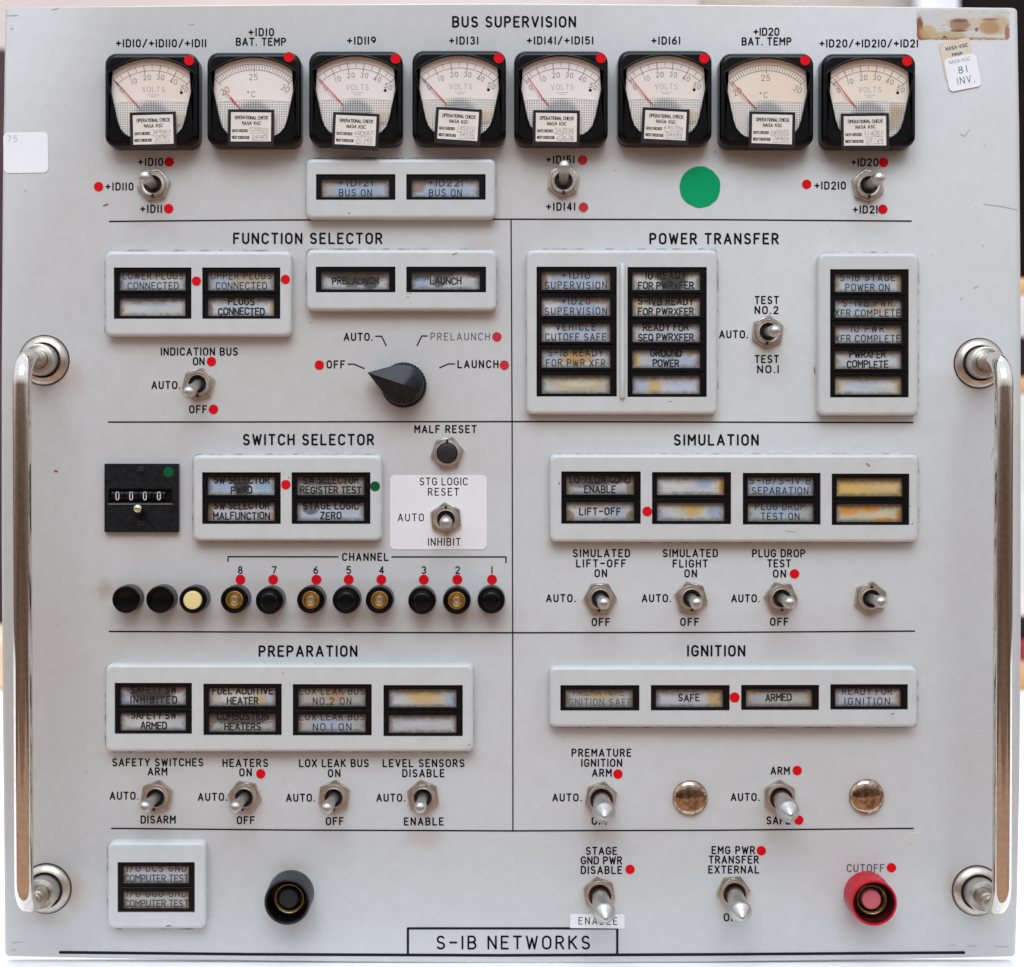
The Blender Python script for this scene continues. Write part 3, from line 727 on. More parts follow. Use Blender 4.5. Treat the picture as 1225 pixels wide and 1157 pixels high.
e = None
legend_frame(366.5,190.5,592.3,261, [
  (378,208.3,473,239.2,[('+ID121','BUS ON','n',[(.5,.4,.5,.5,BLU,.8,.5),(.45,.95,.55,.25,BRN,.6,1),(.1,.5,.12,.5,TAN,.5,1)],e)]),
  (486,208.3,581,239,[('+ID221','BUS ON','n',[(.5,.4,.5,.5,BLU,.75,.5),(.08,.75,.16,.5,BRN,.7,1),(.6,.9,.3,.2,WHT,.6,.6)],e)])],
  'wide grey indicator frame with +ID121 and +ID221 BUS ON windows below the third meter')
legend_frame(126.2,301,348,401.6, [
  (136,320,229,381.5,[('LOWER PLUGS','CONNECTED','n',[(.25,.6,.25,.4,BLU,.5,.4),(.5,.9,.5,.3,TAN,.5,.5)],e),('','','',[(.5,.75,.3,.3,BLU,.5,.4),(.02,.2,.06,.3,ORA,.6,1)],(.64,.645,.64))]),
  (241.8,320,335.3,381.5,[('UPPER PLUGS','CONNECTED','n',[(.2,.6,.2,.4,BLU,.7,.4),(.6,.7,.35,.5,TAN,.75,.5)],e),('PLUGS','CONNECTED','bold',[(.5,.5,.4,.5,BLU,.25,.4),(.97,.4,.06,.6,AMB,.6,1),(.02,.3,.06,.4,BRN,.7,1)],(.62,.64,.68))])],
  'grey indicator frame with LOWER PLUGS and UPPER PLUGS windows, under the words FUNCTION SELECTOR')
legend_frame(367,299.3,593.5,371, [
  (377.7,319,473,349.8,[('','PRELAUNCH','bold',[(.6,.7,.4,.45,BRN,.7,1),(.5,.92,.5,.36,DRK,.85,1.4),(.72,.5,.12,.4,DRK,.75,1.4),(.45,.5,.12,.3,DRK,.6,1.4)],e)]),
  (486,319,581.5,349.8,[('','LAUNCH','bold',[(.12,.85,.2,.3,DRK,.8,1.4),(.45,.95,.2,.25,DRK,.7,1.4),(.4,.5,.1,.3,DRK,.6,1.4),(.15,.4,.12,.3,BLU,.7,.6),(.93,.9,.12,.2,DRK,.7,1.4)],e)])],
  'grey indicator frame with scuffed PRELAUNCH and LAUNCH windows above the pointer knob')
def rod(root, L, k):
    mb = MB(); a = L(744.4, 475); b = L(744.4, 317)
    mb.tube([(a[0], a[1], HB+.0002), (a[0], a[1]+.0006, HB+.0006)] + [(a[0], a[1] + (b[1]-a[1])*t/6, HB+.0007) for t in range(1, 6)] + [(b[0], b[1]-.0006, HB+.0006), (b[0], b[1], HB+.0002)], 0.0013, 14)
    mb.build('divider_rod', M['bezel'], root)
legend_frame(630.5,299.3,857.8,495, [
  (641.8,319,738,474.5,[
    ('+ID10','SUPERVISION','n',[(.5,.5,.45,.5,BLU,.6,.5),(.02,.5,.07,.6,BRN,.9,1),(.96,.7,.06,.4,BRN,.7,1)],e),
    ('+ID20','SUPERVISION','n',[(.55,.5,.4,.5,BLU,.65,.5),(.85,.9,.25,.25,TAN,.9,1),(.12,.6,.15,.4,WHT,.7,.5)],e),
    ('VEHICLE','CUTOFF SAFE','n',[(.6,.5,.45,.5,BLU,.5,.5),(.1,.5,.15,.6,WHT,.6,.4)],e),
    ('S-IB READY','FOR PWR XFR','n',[(.5,.6,.26,.5,(.50,.33,.12),.95,.9),(.2,.5,.2,.4,BLU,.3,.5)],e),
    ('','','',[(.55,.6,.40,.42,AMB,.9,.5),(.55,.6,.31,.26,(.60,.60,.50),.95,.5)],(.56,.57,.54))]),
  (750.6,319.4,845.6,475,[
    ('IU READY','FOR PWRXFER','bold',[(.6,.55,.2,.55,DRK,.95,1.2),(.55,.9,.3,.3,DRK,.8,1.4)],(.60,.61,.6)),
    ('S-IVB READY','FOR PWRXFER','bold',[(.06,.6,.12,.5,AMB,.6,.8),(.85,.8,.2,.3,AMB,.45,.8),(.45,.85,.3,.25,DRK,.6,1.4)],(.60,.61,.6)),
    ('READY FOR','SEQ PWRXFER','bold',[(.5,.4,.4,.4,BLU,.3,.5)],(.60,.61,.64)),
    ('GROUND','POWER','bold',[(.04,.5,.1,.6,AMB,.8,.8),(.9,.9,.15,.3,AMB,.5,.8),(.6,.4,.4,.5,BLU,.5,.5),(.55,.85,.2,.25,DRK,.4,1.4)],e),
    ('','','',[(.33,.4,.12,.7,AMB,.8,.7),(.12,.6,.15,.5,BLU,.6,.5),(.75,.5,.3,.35,(.5,.54,.72),.7,.5)],(.64,.645,.65))])],
  'large grey indicator frame with two columns of five windows, under POWER TRANSFER', rod)
legend_frame(980,303.3,1098.2,496.4, [
  (993,322,1087.3,475.6,[
    ('S-IB STAGE','POWER ON','n',[(.5,.6,.4,.5,BLU,.6,.5),(.97,.6,.07,.5,AMB,.7,.8),(.04,.3,.06,.6,TAN,.6,.8)],e),
    ('S-IVB PWR','XFR COMPLETE','n',[(.7,.7,.25,.45,TAN,.8,.9),(.3,.5,.25,.4,BLU,.4,.5),(.5,.9,.2,.25,DRK,.5,1.4)],e),
    ('IU PWR','XFR COMPLETE','n',[(.9,.8,.15,.4,TAN,.6,.9),(.03,.5,.07,.6,TAN,.6,.8),(.5,.4,.4,.4,BLU,.3,.5)],e),
    ('PWRXFER','COMPLETE','bold',[(.5,.5,.4,.4,BLU,.2,.5),(.05,.3,.07,.3,TAN,.4,.8)],(.62,.64,.64)),
    ('','','',[(.95,.5,.08,.6,AMB,.7,.8),(.04,.5,.08,.6,AMB,.6,.8),(.5,.95,.5,.2,TAN,.7,.8),(.4,.6,.3,.3,BLU,.4,.4)],(.64,.65,.65))])],
  'narrow upright grey indicator frame with one column of five windows starting S-IB STAGE')
legend_frame(231.3,545,456,647, [
  (241.7,565,335.8,627,[
    ('SW SELECTOR','PWRD','bold',[(.2,.5,.25,.35,BLU,.8,.5),(.82,.5,.2,.35,BLU,.85,.5),(.5,.6,.12,.6,DRK,.9,1.2),(.35,.95,.35,.2,DRK,.8,1.4)],(.62,.65,.68)),
    ('SW SELECTOR','MALFUNCTION','bold',[(.0,.4,.09,.5,BRN,.9,1),(.97,.1,.06,.4,AMB,.6,.8),(.4,.9,.5,.2,DRK,.5,1.4)],(.55,.56,.6))]),
  (348.8,565,443.1,627,[
    ('SW SELECTOR','REGISTER TEST','bold',[(.5,.5,.6,.8,GRN,.8,.5),(.4,.9,.5,.3,DRK,.7,1.3),(.6,.5,.1,.5,TAN,.5,.8)],(.33,.34,.33)),
    ('STAGE LOGIC','ZERO','bold',[(.5,.4,.5,.5,BLU,.3,.5),(.2,.7,.12,.3,DRK,.6,1.4)],(.58,.62,.68))])],
  'grey indicator frame with STAGE LOGIC ZERO window, right of the black counter')
legend_frame(658.3,544.3,1098.3,648, [
  (671.4,564,766.6,626.8,[
    ('LO-FLOW COND','ENABLE','bold',[(.04,.6,.09,.6,TAN,.8,.9),(.95,.5,.08,.6,BRN,.8,.9),(.5,.95,.5,.35,DRK,.8,1.3),(.3,.7,.3,.3,DRK,.5,1.4)],(.52,.53,.55)),
    ('','LIFT-OFF','bold',[(.03,.2,.1,.35,BRN,.8,.9),(.95,.2,.08,.4,BRN,.8,.9),(.75,.5,.15,.5,BLU,.5,.5)],(.6,.6,.6))]),
  (780,564.8,874.7,627.2,[
    ('','','',[(.7,.65,.15,.35,BLU,.85,.5),(.97,.5,.06,.7,ORA,.95,.7),(.9,.5,.06,.5,AMB,.4,.7)],(.66,.66,.66)),
    ('','','',[(.5,.9,.26,.5,AMB,.85,.8),(.55,.5,.14,.3,AMB,.8,.8),(.85,.5,.13,.4,BLU,.8,.5),(.1,.2,.15,.4,BLU,.4,.5)],(.6,.61,.58))]),
  (888.6,565.8,981.8,627.7,[
    ('S-IB/S-IV B','SEPARATION','n',[(.5,.5,.5,.6,BLU,.55,.5)],(.52,.57,.64)),
    ('PLUG DROP','TEST ON','n',[(.5,.7,.35,.5,BLU,.7,.4),(.9,.4,.12,.6,GRN,.5,.5)],(.47,.52,.52))]),
  (995,566.7,1088,628.3,[
    ('','','',[(.15,.3,.3,.5,(.75,.48,.15),.7,.7),(.8,.7,.3,.4,(.68,.55,.30),.6,.5)],(.72,.50,.20)),
    ('','','',[(.2,.62,.2,.3,ORA,.95,.6),(.52,.75,.2,.3,ORA,.95,.6),(.72,.12,.22,.16,ORA,.9,.8),(.98,.4,.1,.5,ORA,.95,.8)],(.66,.60,.44))])],
  'long grey indicator frame with eight windows, two stained orange, under SIMULATION')
legend_frame(126.8,795.5,565.8,899, [
  (137,817,229.6,878.3,[
    ('SAFETY SW','INHIBITED','bold',[(.45,.8,.35,.45,DRK,.9,1.3),(.5,.4,.3,.35,DRK,.6,1.3),(.85,.9,.12,.3,BRN,.7,.9),(.08,.3,.1,.4,BLU,.5,.5)],(.58,.58,.58)),
    ('SAFETY SW','ARMED','bold',[(.5,.97,.5,.15,DRK,.6,1.3),(.85,.4,.12,.4,BLU,.3,.5)],(.64,.64,.63))]),
  (243.2,818,337,879.8,[
    ('FUEL ADDITIVE','HEATER','bold',[(.75,.35,.12,.35,(.55,.36,.16),.7,.9),(.1,.4,.1,.3,TAN,.4,.8),(.9,.4,.08,.4,BLU,.3,.5)],(.6,.6,.58)),
    ('COMBUSTION','HEATERS','bold',[(.06,.75,.09,.3,BRN,.8,.9),(.5,.85,.5,.4,DRK,.75,1.3)],(.46,.46,.45))]),
  (350.2,818.5,444.7,880.2,[
    ('LOX LEAK BUS','NO.2 ON','n',[(.55,.7,.15,.5,(.45,.27,.14),.8,.9)],(.45,.44,.39)),
    ('LOX LEAK BUS','NO.1 ON','n',[(.5,.5,.35,.5,BLU,.5,.5),(.05,.4,.09,.4,(.55,.42,.28),.6,.8),(.9,.5,.08,.5,TAN,.4,.8)],(.50,.51,.52))]),
  (458.7,819.6,553.6,881.2,[
    ('','','',[(.5,.75,.30,.75,(.62,.44,.16),.9,.8),(.9,.5,.1,.5,BLU,.7,.5),(.75,.3,.15,.3,AMB,.3,.8)],(.6,.61,.64)),
    ('','','',[(.3,.85,.2,.25,BLU,.5,.5),(.99,.8,.04,.3,AMB,.6,.8)],(.58,.585,.61))])],
  'long grey indicator frame with eight windows and LOX LEAK BUS legends, under PREPARATION')
legend_frame(658,798.5,1097,869.6, [
  (670.3,819.7,765,850.5,[('PREMATURE','IGNITION SAFE','thin',[(.5,.85,.35,.4,TAN,.9,.8),(.5,.6,.2,.2,AMB,.4,.8)],(.46,.47,.45))]),
  (778.6,819.6,873,850.3,[('SAFE','','bold',[(.9,.5,.15,.6,(.55,.36,.15),.9,.8),(.3,.85,.4,.25,(.45,.3,.28),.6,.8),(.2,.3,.2,.3,(.55,.57,.7),.5,.5)],(.56,.56,.6))]),
  (886.6,819.4,980,849.8,[('ARMED','','bold',[(.08,.75,.12,.35,(.55,.36,.15),.8,.9),(.97,.4,.05,.6,ORA,.5,.9),(.5,.5,.3,.4,(.46,.48,.42),.6,.5),(.5,.97,.5,.15,DRK,.6,1.3),(.15,.5,.15,.3,BLU,.4,.5)],(.44,.44,.4))]),
  (993.3,818.6,1086.3,849.3,[('READY FOR','IGNITION','n',[(.96,.3,.07,.5,(.6,.42,.28),.6,.8),(.4,.4,.4,.4,BLU,.3,.5)],(.55,.56,.59))])],
  'long grey indicator frame with a single row of four windows, under the word IGNITION')
legend_frame(129.3,1008.5,245.4,1110.8, [
  (140.5,1031.5,233,1091.8,[
    ('I/O DCS GND','COMPUTER TEST','n',[(.5,.5,.5,.6,BLU,.25,.5)],(.50,.51,.54)),
    ('I/O DCU GND','COMPUTER TEST','n',[(.93,.9,.12,.3,TAN,.7,.9),(.4,.95,.4,.2,DRK,.6,1.3)],(.46,.46,.45))])],
  'small square grey indicator frame with COMPUTER TEST windows in the lower left corner')

# chips and scuffs on the frames
def chip(pts, wd, col):
    mb = MB(); k = K(HB); ox, oy = pts[0]
    mb.stroke([((x-ox)*k, -(y-oy)*k) for x, y in pts], wd*k, 0.0)
    X, Z = P(ox, oy, HB)
    fr = min((o for o in COL.objects if o.name.startswith('legend_frame')), key=lambda o: (o.location.x-X)**2*0.15 + (o.location.z-Z)**2)
    mb.build('paint_chip', M[col], fr, (X-fr.location.x, -HB-.00004, Z-fr.location.z))
for pts, wd, col in (([(1037,555),(1040,557.5)],2.6,'chip_brown'),([(541.5,305),(547,302.8)],1.1,'ink_grey'),([(668.5,579),(669.3,578)],1.5,'ink_grey'),([(417,255.5),(418,255)],1.3,'ink_grey'),
                     ([(1091,627),(1092,626)],1.4,'chip_brown'),([(490,350.5),(491,351.2)],1.3,'chip_brown'),([(487,356),(489,355)],1.1,'chip_brown'),([(338,805),(339,806)],1.2,'chip_brown'),
                     ([(1066,854.5),(1070,853.5)],1.0,'ink_grey'),([(559,892),(563,890)],1.0,'chip_brown'),([(199,1108),(204,1107.5)],1.3,'ink_grey'),([(800,481),(804,480)],1.0,'chip_brown'),
                     ([(1088,606),(1089,605)],1.2,'chip_brown'),([(345,571),(347,572)],1.0,'chip_brown'),([(940,635),(952,637)],.8,'chip_brown')):
    chip(pts, wd, col)

# ================================================================== meters
HM = 0.0102
def win_poly(g=0.0):
    pts = []
    c, r_ = 31.0, 81.0
    a = math.degrees(math.asin((51.5-g)/ (r_-g)))
    for i in range(17):
        t = R(90 + a - 2*a*i/16); pts.append(((r_-g)*math.cos(t), c - (r_-g)*math.sin(t)))
    pts += [(52-g, -24.5), (51-g, -20), (41.5-g, 25), (38-g, 35), (32-g, 42-g*.5), (25, 46-g), (-25, 46-g), (-32+g, 42-g*.5), (-38+g, 35), (-41.5+g, 25), (-51+g, -20), (-52+g, -24.5)]
    return pts            # photo-like px, y down, clockwise on screen
def dial_mat(warm, seed):
    m = mat('dial_face', (0.78, 0.70, 0.66), 0.55)
    t = m.node_tree; b = t.nodes['Principled BSDF']
    tc = t.nodes.new('ShaderNodeTexCoord')
    mp_ = t.nodes.new('ShaderNodeMapping'); mp_.inputs['Location'].default_value = (seed*3.1, seed, seed*1.3)
    t.links.new(tc.outputs['Generated'], mp_.inputs['Vector'])
    n = t.nodes.new('ShaderNodeTexNoise'); n.inputs['Scale'].default_value = 1.5; n.inputs['Detail'].default_value = 3
    t.links.new(mp_.outputs[0], n.inputs['Vector'])
    r = t.nodes.new('ShaderNodeValToRGB')
    r.color_ramp.elements[0].position = 0.3; r.color_ramp.elements[1].position = 0.7
    r.color_ramp.elements[0].color = (0.80, 0.70 - warm*0.06, 0.66 - warm*0.22, 1); r.color_ramp.elements[1].color = (0.82, 0.76 - warm*0.03, 0.74 - warm*0.12, 1)
    t.links.new(n.outputs['Fac'], r.inputs[0]); t.links.new(r.outputs[0], b.inputs['Base Color'])
    return m
def ribbed_mat():
    m = mat('ribbed_cover', (0.72, 0.68, 0.64), 0.3)
    t = m.node_tree; b = t.nodes['Principled BSDF']
    tc = t.nodes.new('ShaderNodeTexCoord')
    sp = t.nodes.new('ShaderNodeSeparateXYZ'); t.links.new(tc.outputs['Object'], sp.inputs[0])
    def sn(sock, per):
        a = t.nodes.new('ShaderNodeMath'); a.operation = 'MULTIPLY'; a.inputs[1].default_value = 2*math.pi/per
        s_ = t.nodes.new('ShaderNodeMath'); s_.operation = 'SINE'
        t.links.new(sock, a.inputs[0]); t.links.new(a.outputs[0], s_.inputs[0]); return s_.outputs[0]
    u = sn(sp.outputs['X'], 0.00112); v = sn(sp.outputs['Z'], 0.00112)
    mx_ = t.nodes.new('ShaderNodeMath'); mx_.operation = 'MAXIMUM'; t.links.new(u, mx_.inputs[0]); t.links.new(v, mx_.inputs[1])
    mr = t.nodes.new('ShaderNodeMapRange'); mr.inputs['From Min'].default_value = -0.2; mr.inputs['From Max'].default_value = 0.75
    t.links.new(mx_.outputs[0], mr.inputs['Value'])           # 0 in the pits, 1 on the ribs
    # dark movement showing through in the middle
    mp_ = t.nodes.new('ShaderNodeMapping')
    mp_.inputs['Scale'].default_value = (1/0.0088, 0, 1/0.0078); mp_.inputs['Location'].default_value = (0, 0, 0.0078/0.0078)
    t.links.new(tc.outputs['Object'], mp_.inputs['Vector'])
    ln = t.nodes.new('ShaderNodeVectorMath'); ln.operation = 'LENGTH'; t.links.new(mp_.outputs[0], ln.inputs[0])
    m2 = t.nodes.new('ShaderNodeMapRange'); m2.inputs['From Min'].default_value = 0.75; m2.inputs['From Max'].default_value = 1.05
    m2.inputs['To Min'].default_value = 1.0; m2.inputs['To Max'].default_value = 0.0
    t.links.new(ln.outputs['Value'], m2.inputs['Value'])
    pit = t.nodes.new('ShaderNodeMix'); pit.data_type = 'RGBA'
    pit.inputs[6].default_value = (0.30, 0.265, 0.24, 1); pit.inputs[7].default_value = (0.02, 0.02, 0.022, 1)
    t.links.new(m2.outputs[0], pit.inputs[0])
    rib = t.nodes.new('ShaderNodeMix'); rib.data_type = 'RGBA'
    rib.inputs[6].default_value = (0.84, 0.80, 0.76, 1); rib.inputs[7].default_value = (0.55, 0.54, 0.54, 1)
    t.links.new(m2.outputs[0], rib.inputs[0])
    c = t.nodes.new('ShaderNodeMix'); c.data_type = 'RGBA'
    t.links.new(mr.outputs[0], c.inputs[0]); t.links.new(pit.outputs[2], c.inputs[6]); t.links.new(rib.outputs[2], c.inputs[7])
    t.links.new(c.outputs[2], b.inputs['Base Color'])
    return m
M['ribbed'] = ribbed_mat()

M['tape_scrap'] = alpha_noise('yellow_tape', (0.66, 0.54, 0.36), 90, 0.0, 0.62)
M['tape_scrap_brown'] = alpha_noise('brown_tape', (0.46, 0.32, 0.16), 140, 0.1, 0.7)
def meter(px, py, kind, label, seed):
    k = K(HM)
    X, Z = P(px, py, HM)
    root = thing('panel_meter', label, 'meter', X, Z, 'square black meters along the top of the panel')
    hw = 56.2*k
    def q(x, y): return (x*k, -y*k)
    wp = [q(x, y) for x, y in win_poly()]        # clockwise
    mb = MB(); rings = []
    for ins, h in ((0, -0.0003), (0, HM-0.0022), (0.00025, HM-0.0013), (0.0008, HM-0.0005), (0.0017, HM-0.0001), (0.0024, HM)):
        rings.append([(x, y, h) for x, y in rrect(-hw+ins, -hw+ins, hw-ins, hw-ins, 0.0054-ins*0.6, 8)])
    mb.loft(rings, 0, False, False)
    mb.holed([(x, y) for x, y, _ in rings[-1]], [wp], HM)
    mb.wall_in(wp[::-1], HM, 0.0075)
    mb.build('case', M['black'], root)
    # raised moulding round the window
    mb = MB(); ring = [(x, y, HM+0.0001) for x, y in wp]
    n = len(ring); rr = 0.00055; rgs = []
    cx0 = sum(p[0] for p in wp)/n; cy0 = sum(p[1] for p in wp)/n
    for j in range(7):
        a = math.pi*j/6
        off = rr*math.cos(a); hh = HM - 0.00005 + 1.1*rr*math.sin(a)
        rg = []
        for i in range(n):
            p0, p1 = Vector(wp[i-1]), Vector(wp[(i+1) % n]); tdir = (p1-p0).normalized()
            nn = Vector((-tdir.y, tdir.x))      # clockwise loop: left normal points outward
            rg.append((wp[i][0]+nn.x*off, wp[i][1]+nn.y*off, hh))
        rgs.append(rg[::-1])
    mb.loft(rgs, 0, False, False)
    mb.build('window_rim', M['black'], root, sharp=80)
    hd = 0.0080
    mb = MB(); mb.flat([q(x, y) for x, y in win_poly(-0.5)][::-1], hd)
    dial = mb.build('dial', dial_mat([0.35, 0.2, 0.0, 0.15, 0.05, 0.25, 0.62, 0.7][seed], seed), root)
    # markings
    kd = K(hd)
    mb = MB(); CYD, R1, R2 = 27.0, 69.5, 62.5
    def pol(r_, a): return (r_*math.sin(R(a))*kd, -(CYD - r_*math.cos(R(a)))*kd)
    A = 42.0
    mb.stroke([pol(R1, -A + 2*A*i/24) for i in range(25)], 0.7*kd, 0.0, 0, False)
    mb.stroke([pol(R2, -A + 2*A*i/24) for i in range(25)], 0.7*kd, 0.0, 0, False)
    if kind == 'V':
        for i in range(11):
            a = -A + 2*A*i/10
            mb.stroke([pol(R1, a), pol(R2-3.5 if i % 2 == 0 else R2+1.5, a)], (0.9 if i % 2 == 0 else .6)*kd, 0.0, 0, False)
        for s, x, y in (('0',-36,-12.5),('10',-21.5,-23),('20',-6,-27.5),('30',10,-27.5),('40',25.5,-23),('50',38.5,-14)):
            w_ = 4.0 if len(s) == 1 else 9.4
            if s == '10': w_ = 6.5
            text(mb, s, x-w_/2*.9, x+w_/2*.9, y, 5.7, .75, 0.0, kd, 0, math.degrees(math.atan2(x, 55-y-10))*0.8)
        text(mb, 'VOLTS', -11.5, 15, -13.3, 6.2, .65, 0.0, kd, 1)
        for yy, ww_ in ((-6.6, 7), (-4.4, 4)):
            mb.stroke([(q_*kd, -yy*kd) for q_ in (1.5-ww_, 1.5+ww_)], .55*kd, 0.0, 1, False)
        mb.flat([(35*kd+1.9*kd*math.cos(i*R(30)), 9.4*kd+1.9*kd*math.sin(i*R(30))) for i in range(12)], 0.00002, 2)
    else:
        for i in range(31):
            a = -A + 2*A*i/30
            mb.stroke([pol(R1, a), pol(R2-(3 if i % 15 == 0 else 0), a)], (0.95 if i % 15 == 0 else .6)*kd, 0.0, 0, False)
        for s, x, y in (('20',-35,-10.5),('25',-1,-27),('30',37,-13.5)):
            text(mb, s, x-4.8, x+4.8, y, 6.8, .8, 0.0, kd, 0, math.degrees(math.atan2(x, 45-y))*0.9)
        text(mb, '*C', -8, 1, -6.5, 6.4, .75, 0.0, kd, 0)
    mb.build('dial_marking', [M['dial_ink'], M['dial_ink_pale'], M['ink']], dial, (0, -(hd+0.00005), 0))
    # ribbed lower cover with an arched upper edge
    kr = K(0.0087)
    top = [(-45.5+91*i/20, 3.4 - 3.2*math.cos(R(-90+180*i/20))) for i in range(21)]
    lim = [(41.5, 25), (38, 35), (32, 42), (25, 46), (-25, 46), (-32, 42), (-38, 35), (-41.5, 25)]
    pr = [(x*kr, -y*kr) for x, y in top + lim]
    mb = MB(); mb.prism(pr[::-1], hd+0.0002, 0.0087)
    mb.stroke([(x*kr, -y*kr) for x, y in top], 0.9*kr, 0.0088, 1, False)  # bright rim highlight of the arch, painted on as a pale line
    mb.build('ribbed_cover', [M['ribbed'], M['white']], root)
    if seed in (0, 2, 3, 5, 7):
        kt = K(HM-.0002); mb = MB()
        xa, xb = (21, 40) if seed != 7 else (22, 41)
        ya, yb = (13, 31) if seed != 7 else (4, 34)
        mb.flat([(x*kt, -y*kt) for x, y in ((xa, yb), (xb-4, yb-2), (xb, ya+2), (xa+3, ya))], HM-.00025)
        mb.build('old_tape', M['tape_scrap'] if seed != 7 else M['tape_scrap_brown'], root)
    # needle
    hn = 0.0090; kn = K(hn)
    def ndl(a, b, w0, w1, m_):
        a = (a[0]*kn, -a[1]*kn); b = (b[0]*kn, -b[1]*kn)
        dx, dy = b[0]-a[0], b[1]-a[1]; l = math.hypot(dx, dy); nx, ny = -dy/l*kn/2, dx/l*kn/2
        p = [(a[0]-nx*w0, a[1]-ny*w0), (b[0]-nx*w1, b[1]-ny*w1), (b[0]+nx*w1, b[1]+ny*w1), (a[0]+nx*w0, a[1]+ny*w0)]
        mb.prism(p, hn, hn+0.00025, m_, True)
    mb = MB()
    j = [0, 0, 0, 0, 3.5, 2, 0, 2.5][seed]
    if kind == 'V':
        ndl((-44+j, -23.5-j*.7), (-31+j*.6, -9-j*.2), .9, 1.0, 1 if seed in (0, 3) else 0); ndl((-31+j*.6, -9-j*.2), (-22, 1), 1.1, 1.5, 0); ndl((-22, 1), (-15, 8.5), 1.4, .9, 0)
    elif seed == 1:
        ndl((-36, -11), (-28, -2), .8, .9, 0); ndl((-28, -2), (-22, 5), 2.4, 2.2, 0); ndl((-22, 5), (-16, 11), 1.2, .9, 0)
    else:
        ndl((-42, -22), (-20, 3), .9, 1.3, 0); ndl((-20, 3), (-13, 10), 1.3, .9, 0)
    mb.build('needle', [M['needle'], M['needle_dark']], root)
    mb = MB(); mb.flat(wp[::-1], HM-0.0004); mb.build('clear_cover', M['glass'], root)
    return root

MET = [(180.7,119.0,'V','+ID10/+ID110/+ID11'),(303.2,118.0,'T','+ID10 BAT. TEMP'),(425.3,116.4,'V','+ID119'),(549.2,115.6,'V','+ID131'),
       (671.4,116.2,'V','+ID141/+ID151'),(796,115.6,'V','+ID161'),(918,119,'T','+ID20 BAT. TEMP'),(1040.3,119.3,'V','+ID20/+ID210/+ID21')]
for i, (px, py, kd_, nm) in enumerate(MET):
    meter(px, py, kd_, ('square black voltmeter, red needle at zero, under the marking %s' if kd_ == 'V' else 'square black temperature meter with 20 to 30 scale, marked %s') % nm, i)

# check labels stuck across the meters
LAB = [(183.2,155,48,35,-1.5),(300.2,152,48,35,.6),(425.4,156,48.5,35,2.6),(548,150,48,34.5,3.6),(665.5,152.4,49,34,.8),(796,150,49.5,34,2.8),(923.6,154.4,48,34.5,1.2),(1034.8,156.5,50.5,35,-.6)]
for (px, py, lw, lh, rot), mt in zip(LAB, MET):
    h = HM + 0.0008; k = K(h)
    X, Z = P(px, py, h)
    root = thing('check_label', 'white OPERATIONAL CHECK label in dark border stuck on the %s meter' % mt[3], 'label', X, Z, 'check labels stuck on the meters', HM+0.0005)
    root.rotation_euler = (0, R(rot), 0)
    bw, bh = lw/2+3.6, lh/2+3.4
    mb = MB(); pol_ = [(-bw*k, -(bh+2.2)*k), (bw*k, -(bh+2.2)*k), (bw*k, bh*k), (-bw*k, bh*k)]
    mb.prism(pol_, 0.0, 0.0002, 0, True); mb.build('border', M['tape_edge'], root)
    mb = MB(); mb.prism([(-lw/2*k, -lh/2*k), (lw/2*k, (-lh/2+random.uniform(-.8,.8))*k), (lw/2*k, lh/2*k), (-lw/2*k, lh/2*k)], 0.0002, 0.00032)
    mb.build('paper', M['paper_tag'], root)
    mb = MB(); hh = 0.0
    text(mb, 'OPERATIONAL CHECK', -lw*.40, lw*.42, -lh*.32, 3.7, .72, hh, k, 0, 0, None, .3)
    text(mb, 'NASA  KSC', -lw*.22, lw*.24, -lh*.13, 3.6, .72, hh, k, 0, 0, None, .3)
    text(mb, 'DATE CHECKED', -lw*.46, -lw*.08, lh*.13, 3.0, .62, hh, k)
    text(mb, 'NEXT CHECK DUE', -lw*.46, -lw*.04, lh*.36, 3.0, .68, hh, k)
    for yy, xa, nn in ((.10, -.04, 6), (.34, 0.02, 5)):
        st_ = ''.join(random.choice('0123456789') for _ in range(nn)); xq = lw*xa; wq = lw*(.43-xa)/nn
        for ch in st_:
            text(mb, ch, xq, xq+wq, lh*yy + random.uniform(-.9, .7), random.uniform(4.2, 6.0), .55, hh, k, 1, random.uniform(2, 26)); xq += wq
        mb.stroke([(lw*xa*k, -lh*(yy+.12)*k), (lw*.44*k, -lh*(yy+.10)*k)], .45*k, hh, 1, False)
    mb.build('label_lettering', [M['ink'], M['pen']], root, (0, -0.00036, 0))

# ================================================================== switches
def hex_ring(ro, n=6, rot=0.0): return [(ro*math.cos(rot+2*math.pi*i/n), ro*math.sin(rot+2*math.pi*i/n)) for i in range(n)]
def nut_mesh():
    mb = MB(); ro = 0.0082; c = 6*6
    def ring(sc_, h):
        # hexagon sampled, corners clipped to a circle
        pts = []
        for i in range(c):
            a = 2*math.pi*i/c; k_ = ((a + math.pi/6) % (math.pi/3)) - math.pi/6
            rr = min(ro*math.cos(math.pi/6)/math.cos(k_), ro*0.985)*sc_
            pts.append((rr*math.cos(a), rr*math.sin(a), h))
        return pts
    def cring(r_, h): return [(r_*math.cos(2*math.pi*i/c), r_*math.sin(2*math.pi*i/c), h) for i in range(c)]
    mb.loft([ring(1, -0.0002), ring(1, 0.0016), ring(0.965, 0.0021), cring(0.0067, 0.0022), cring(0.0060, 0.0021), cring(0.0060, 0.0012)], 0, False, False)
    return mb.mesh('nut', M['nickel'], 30)
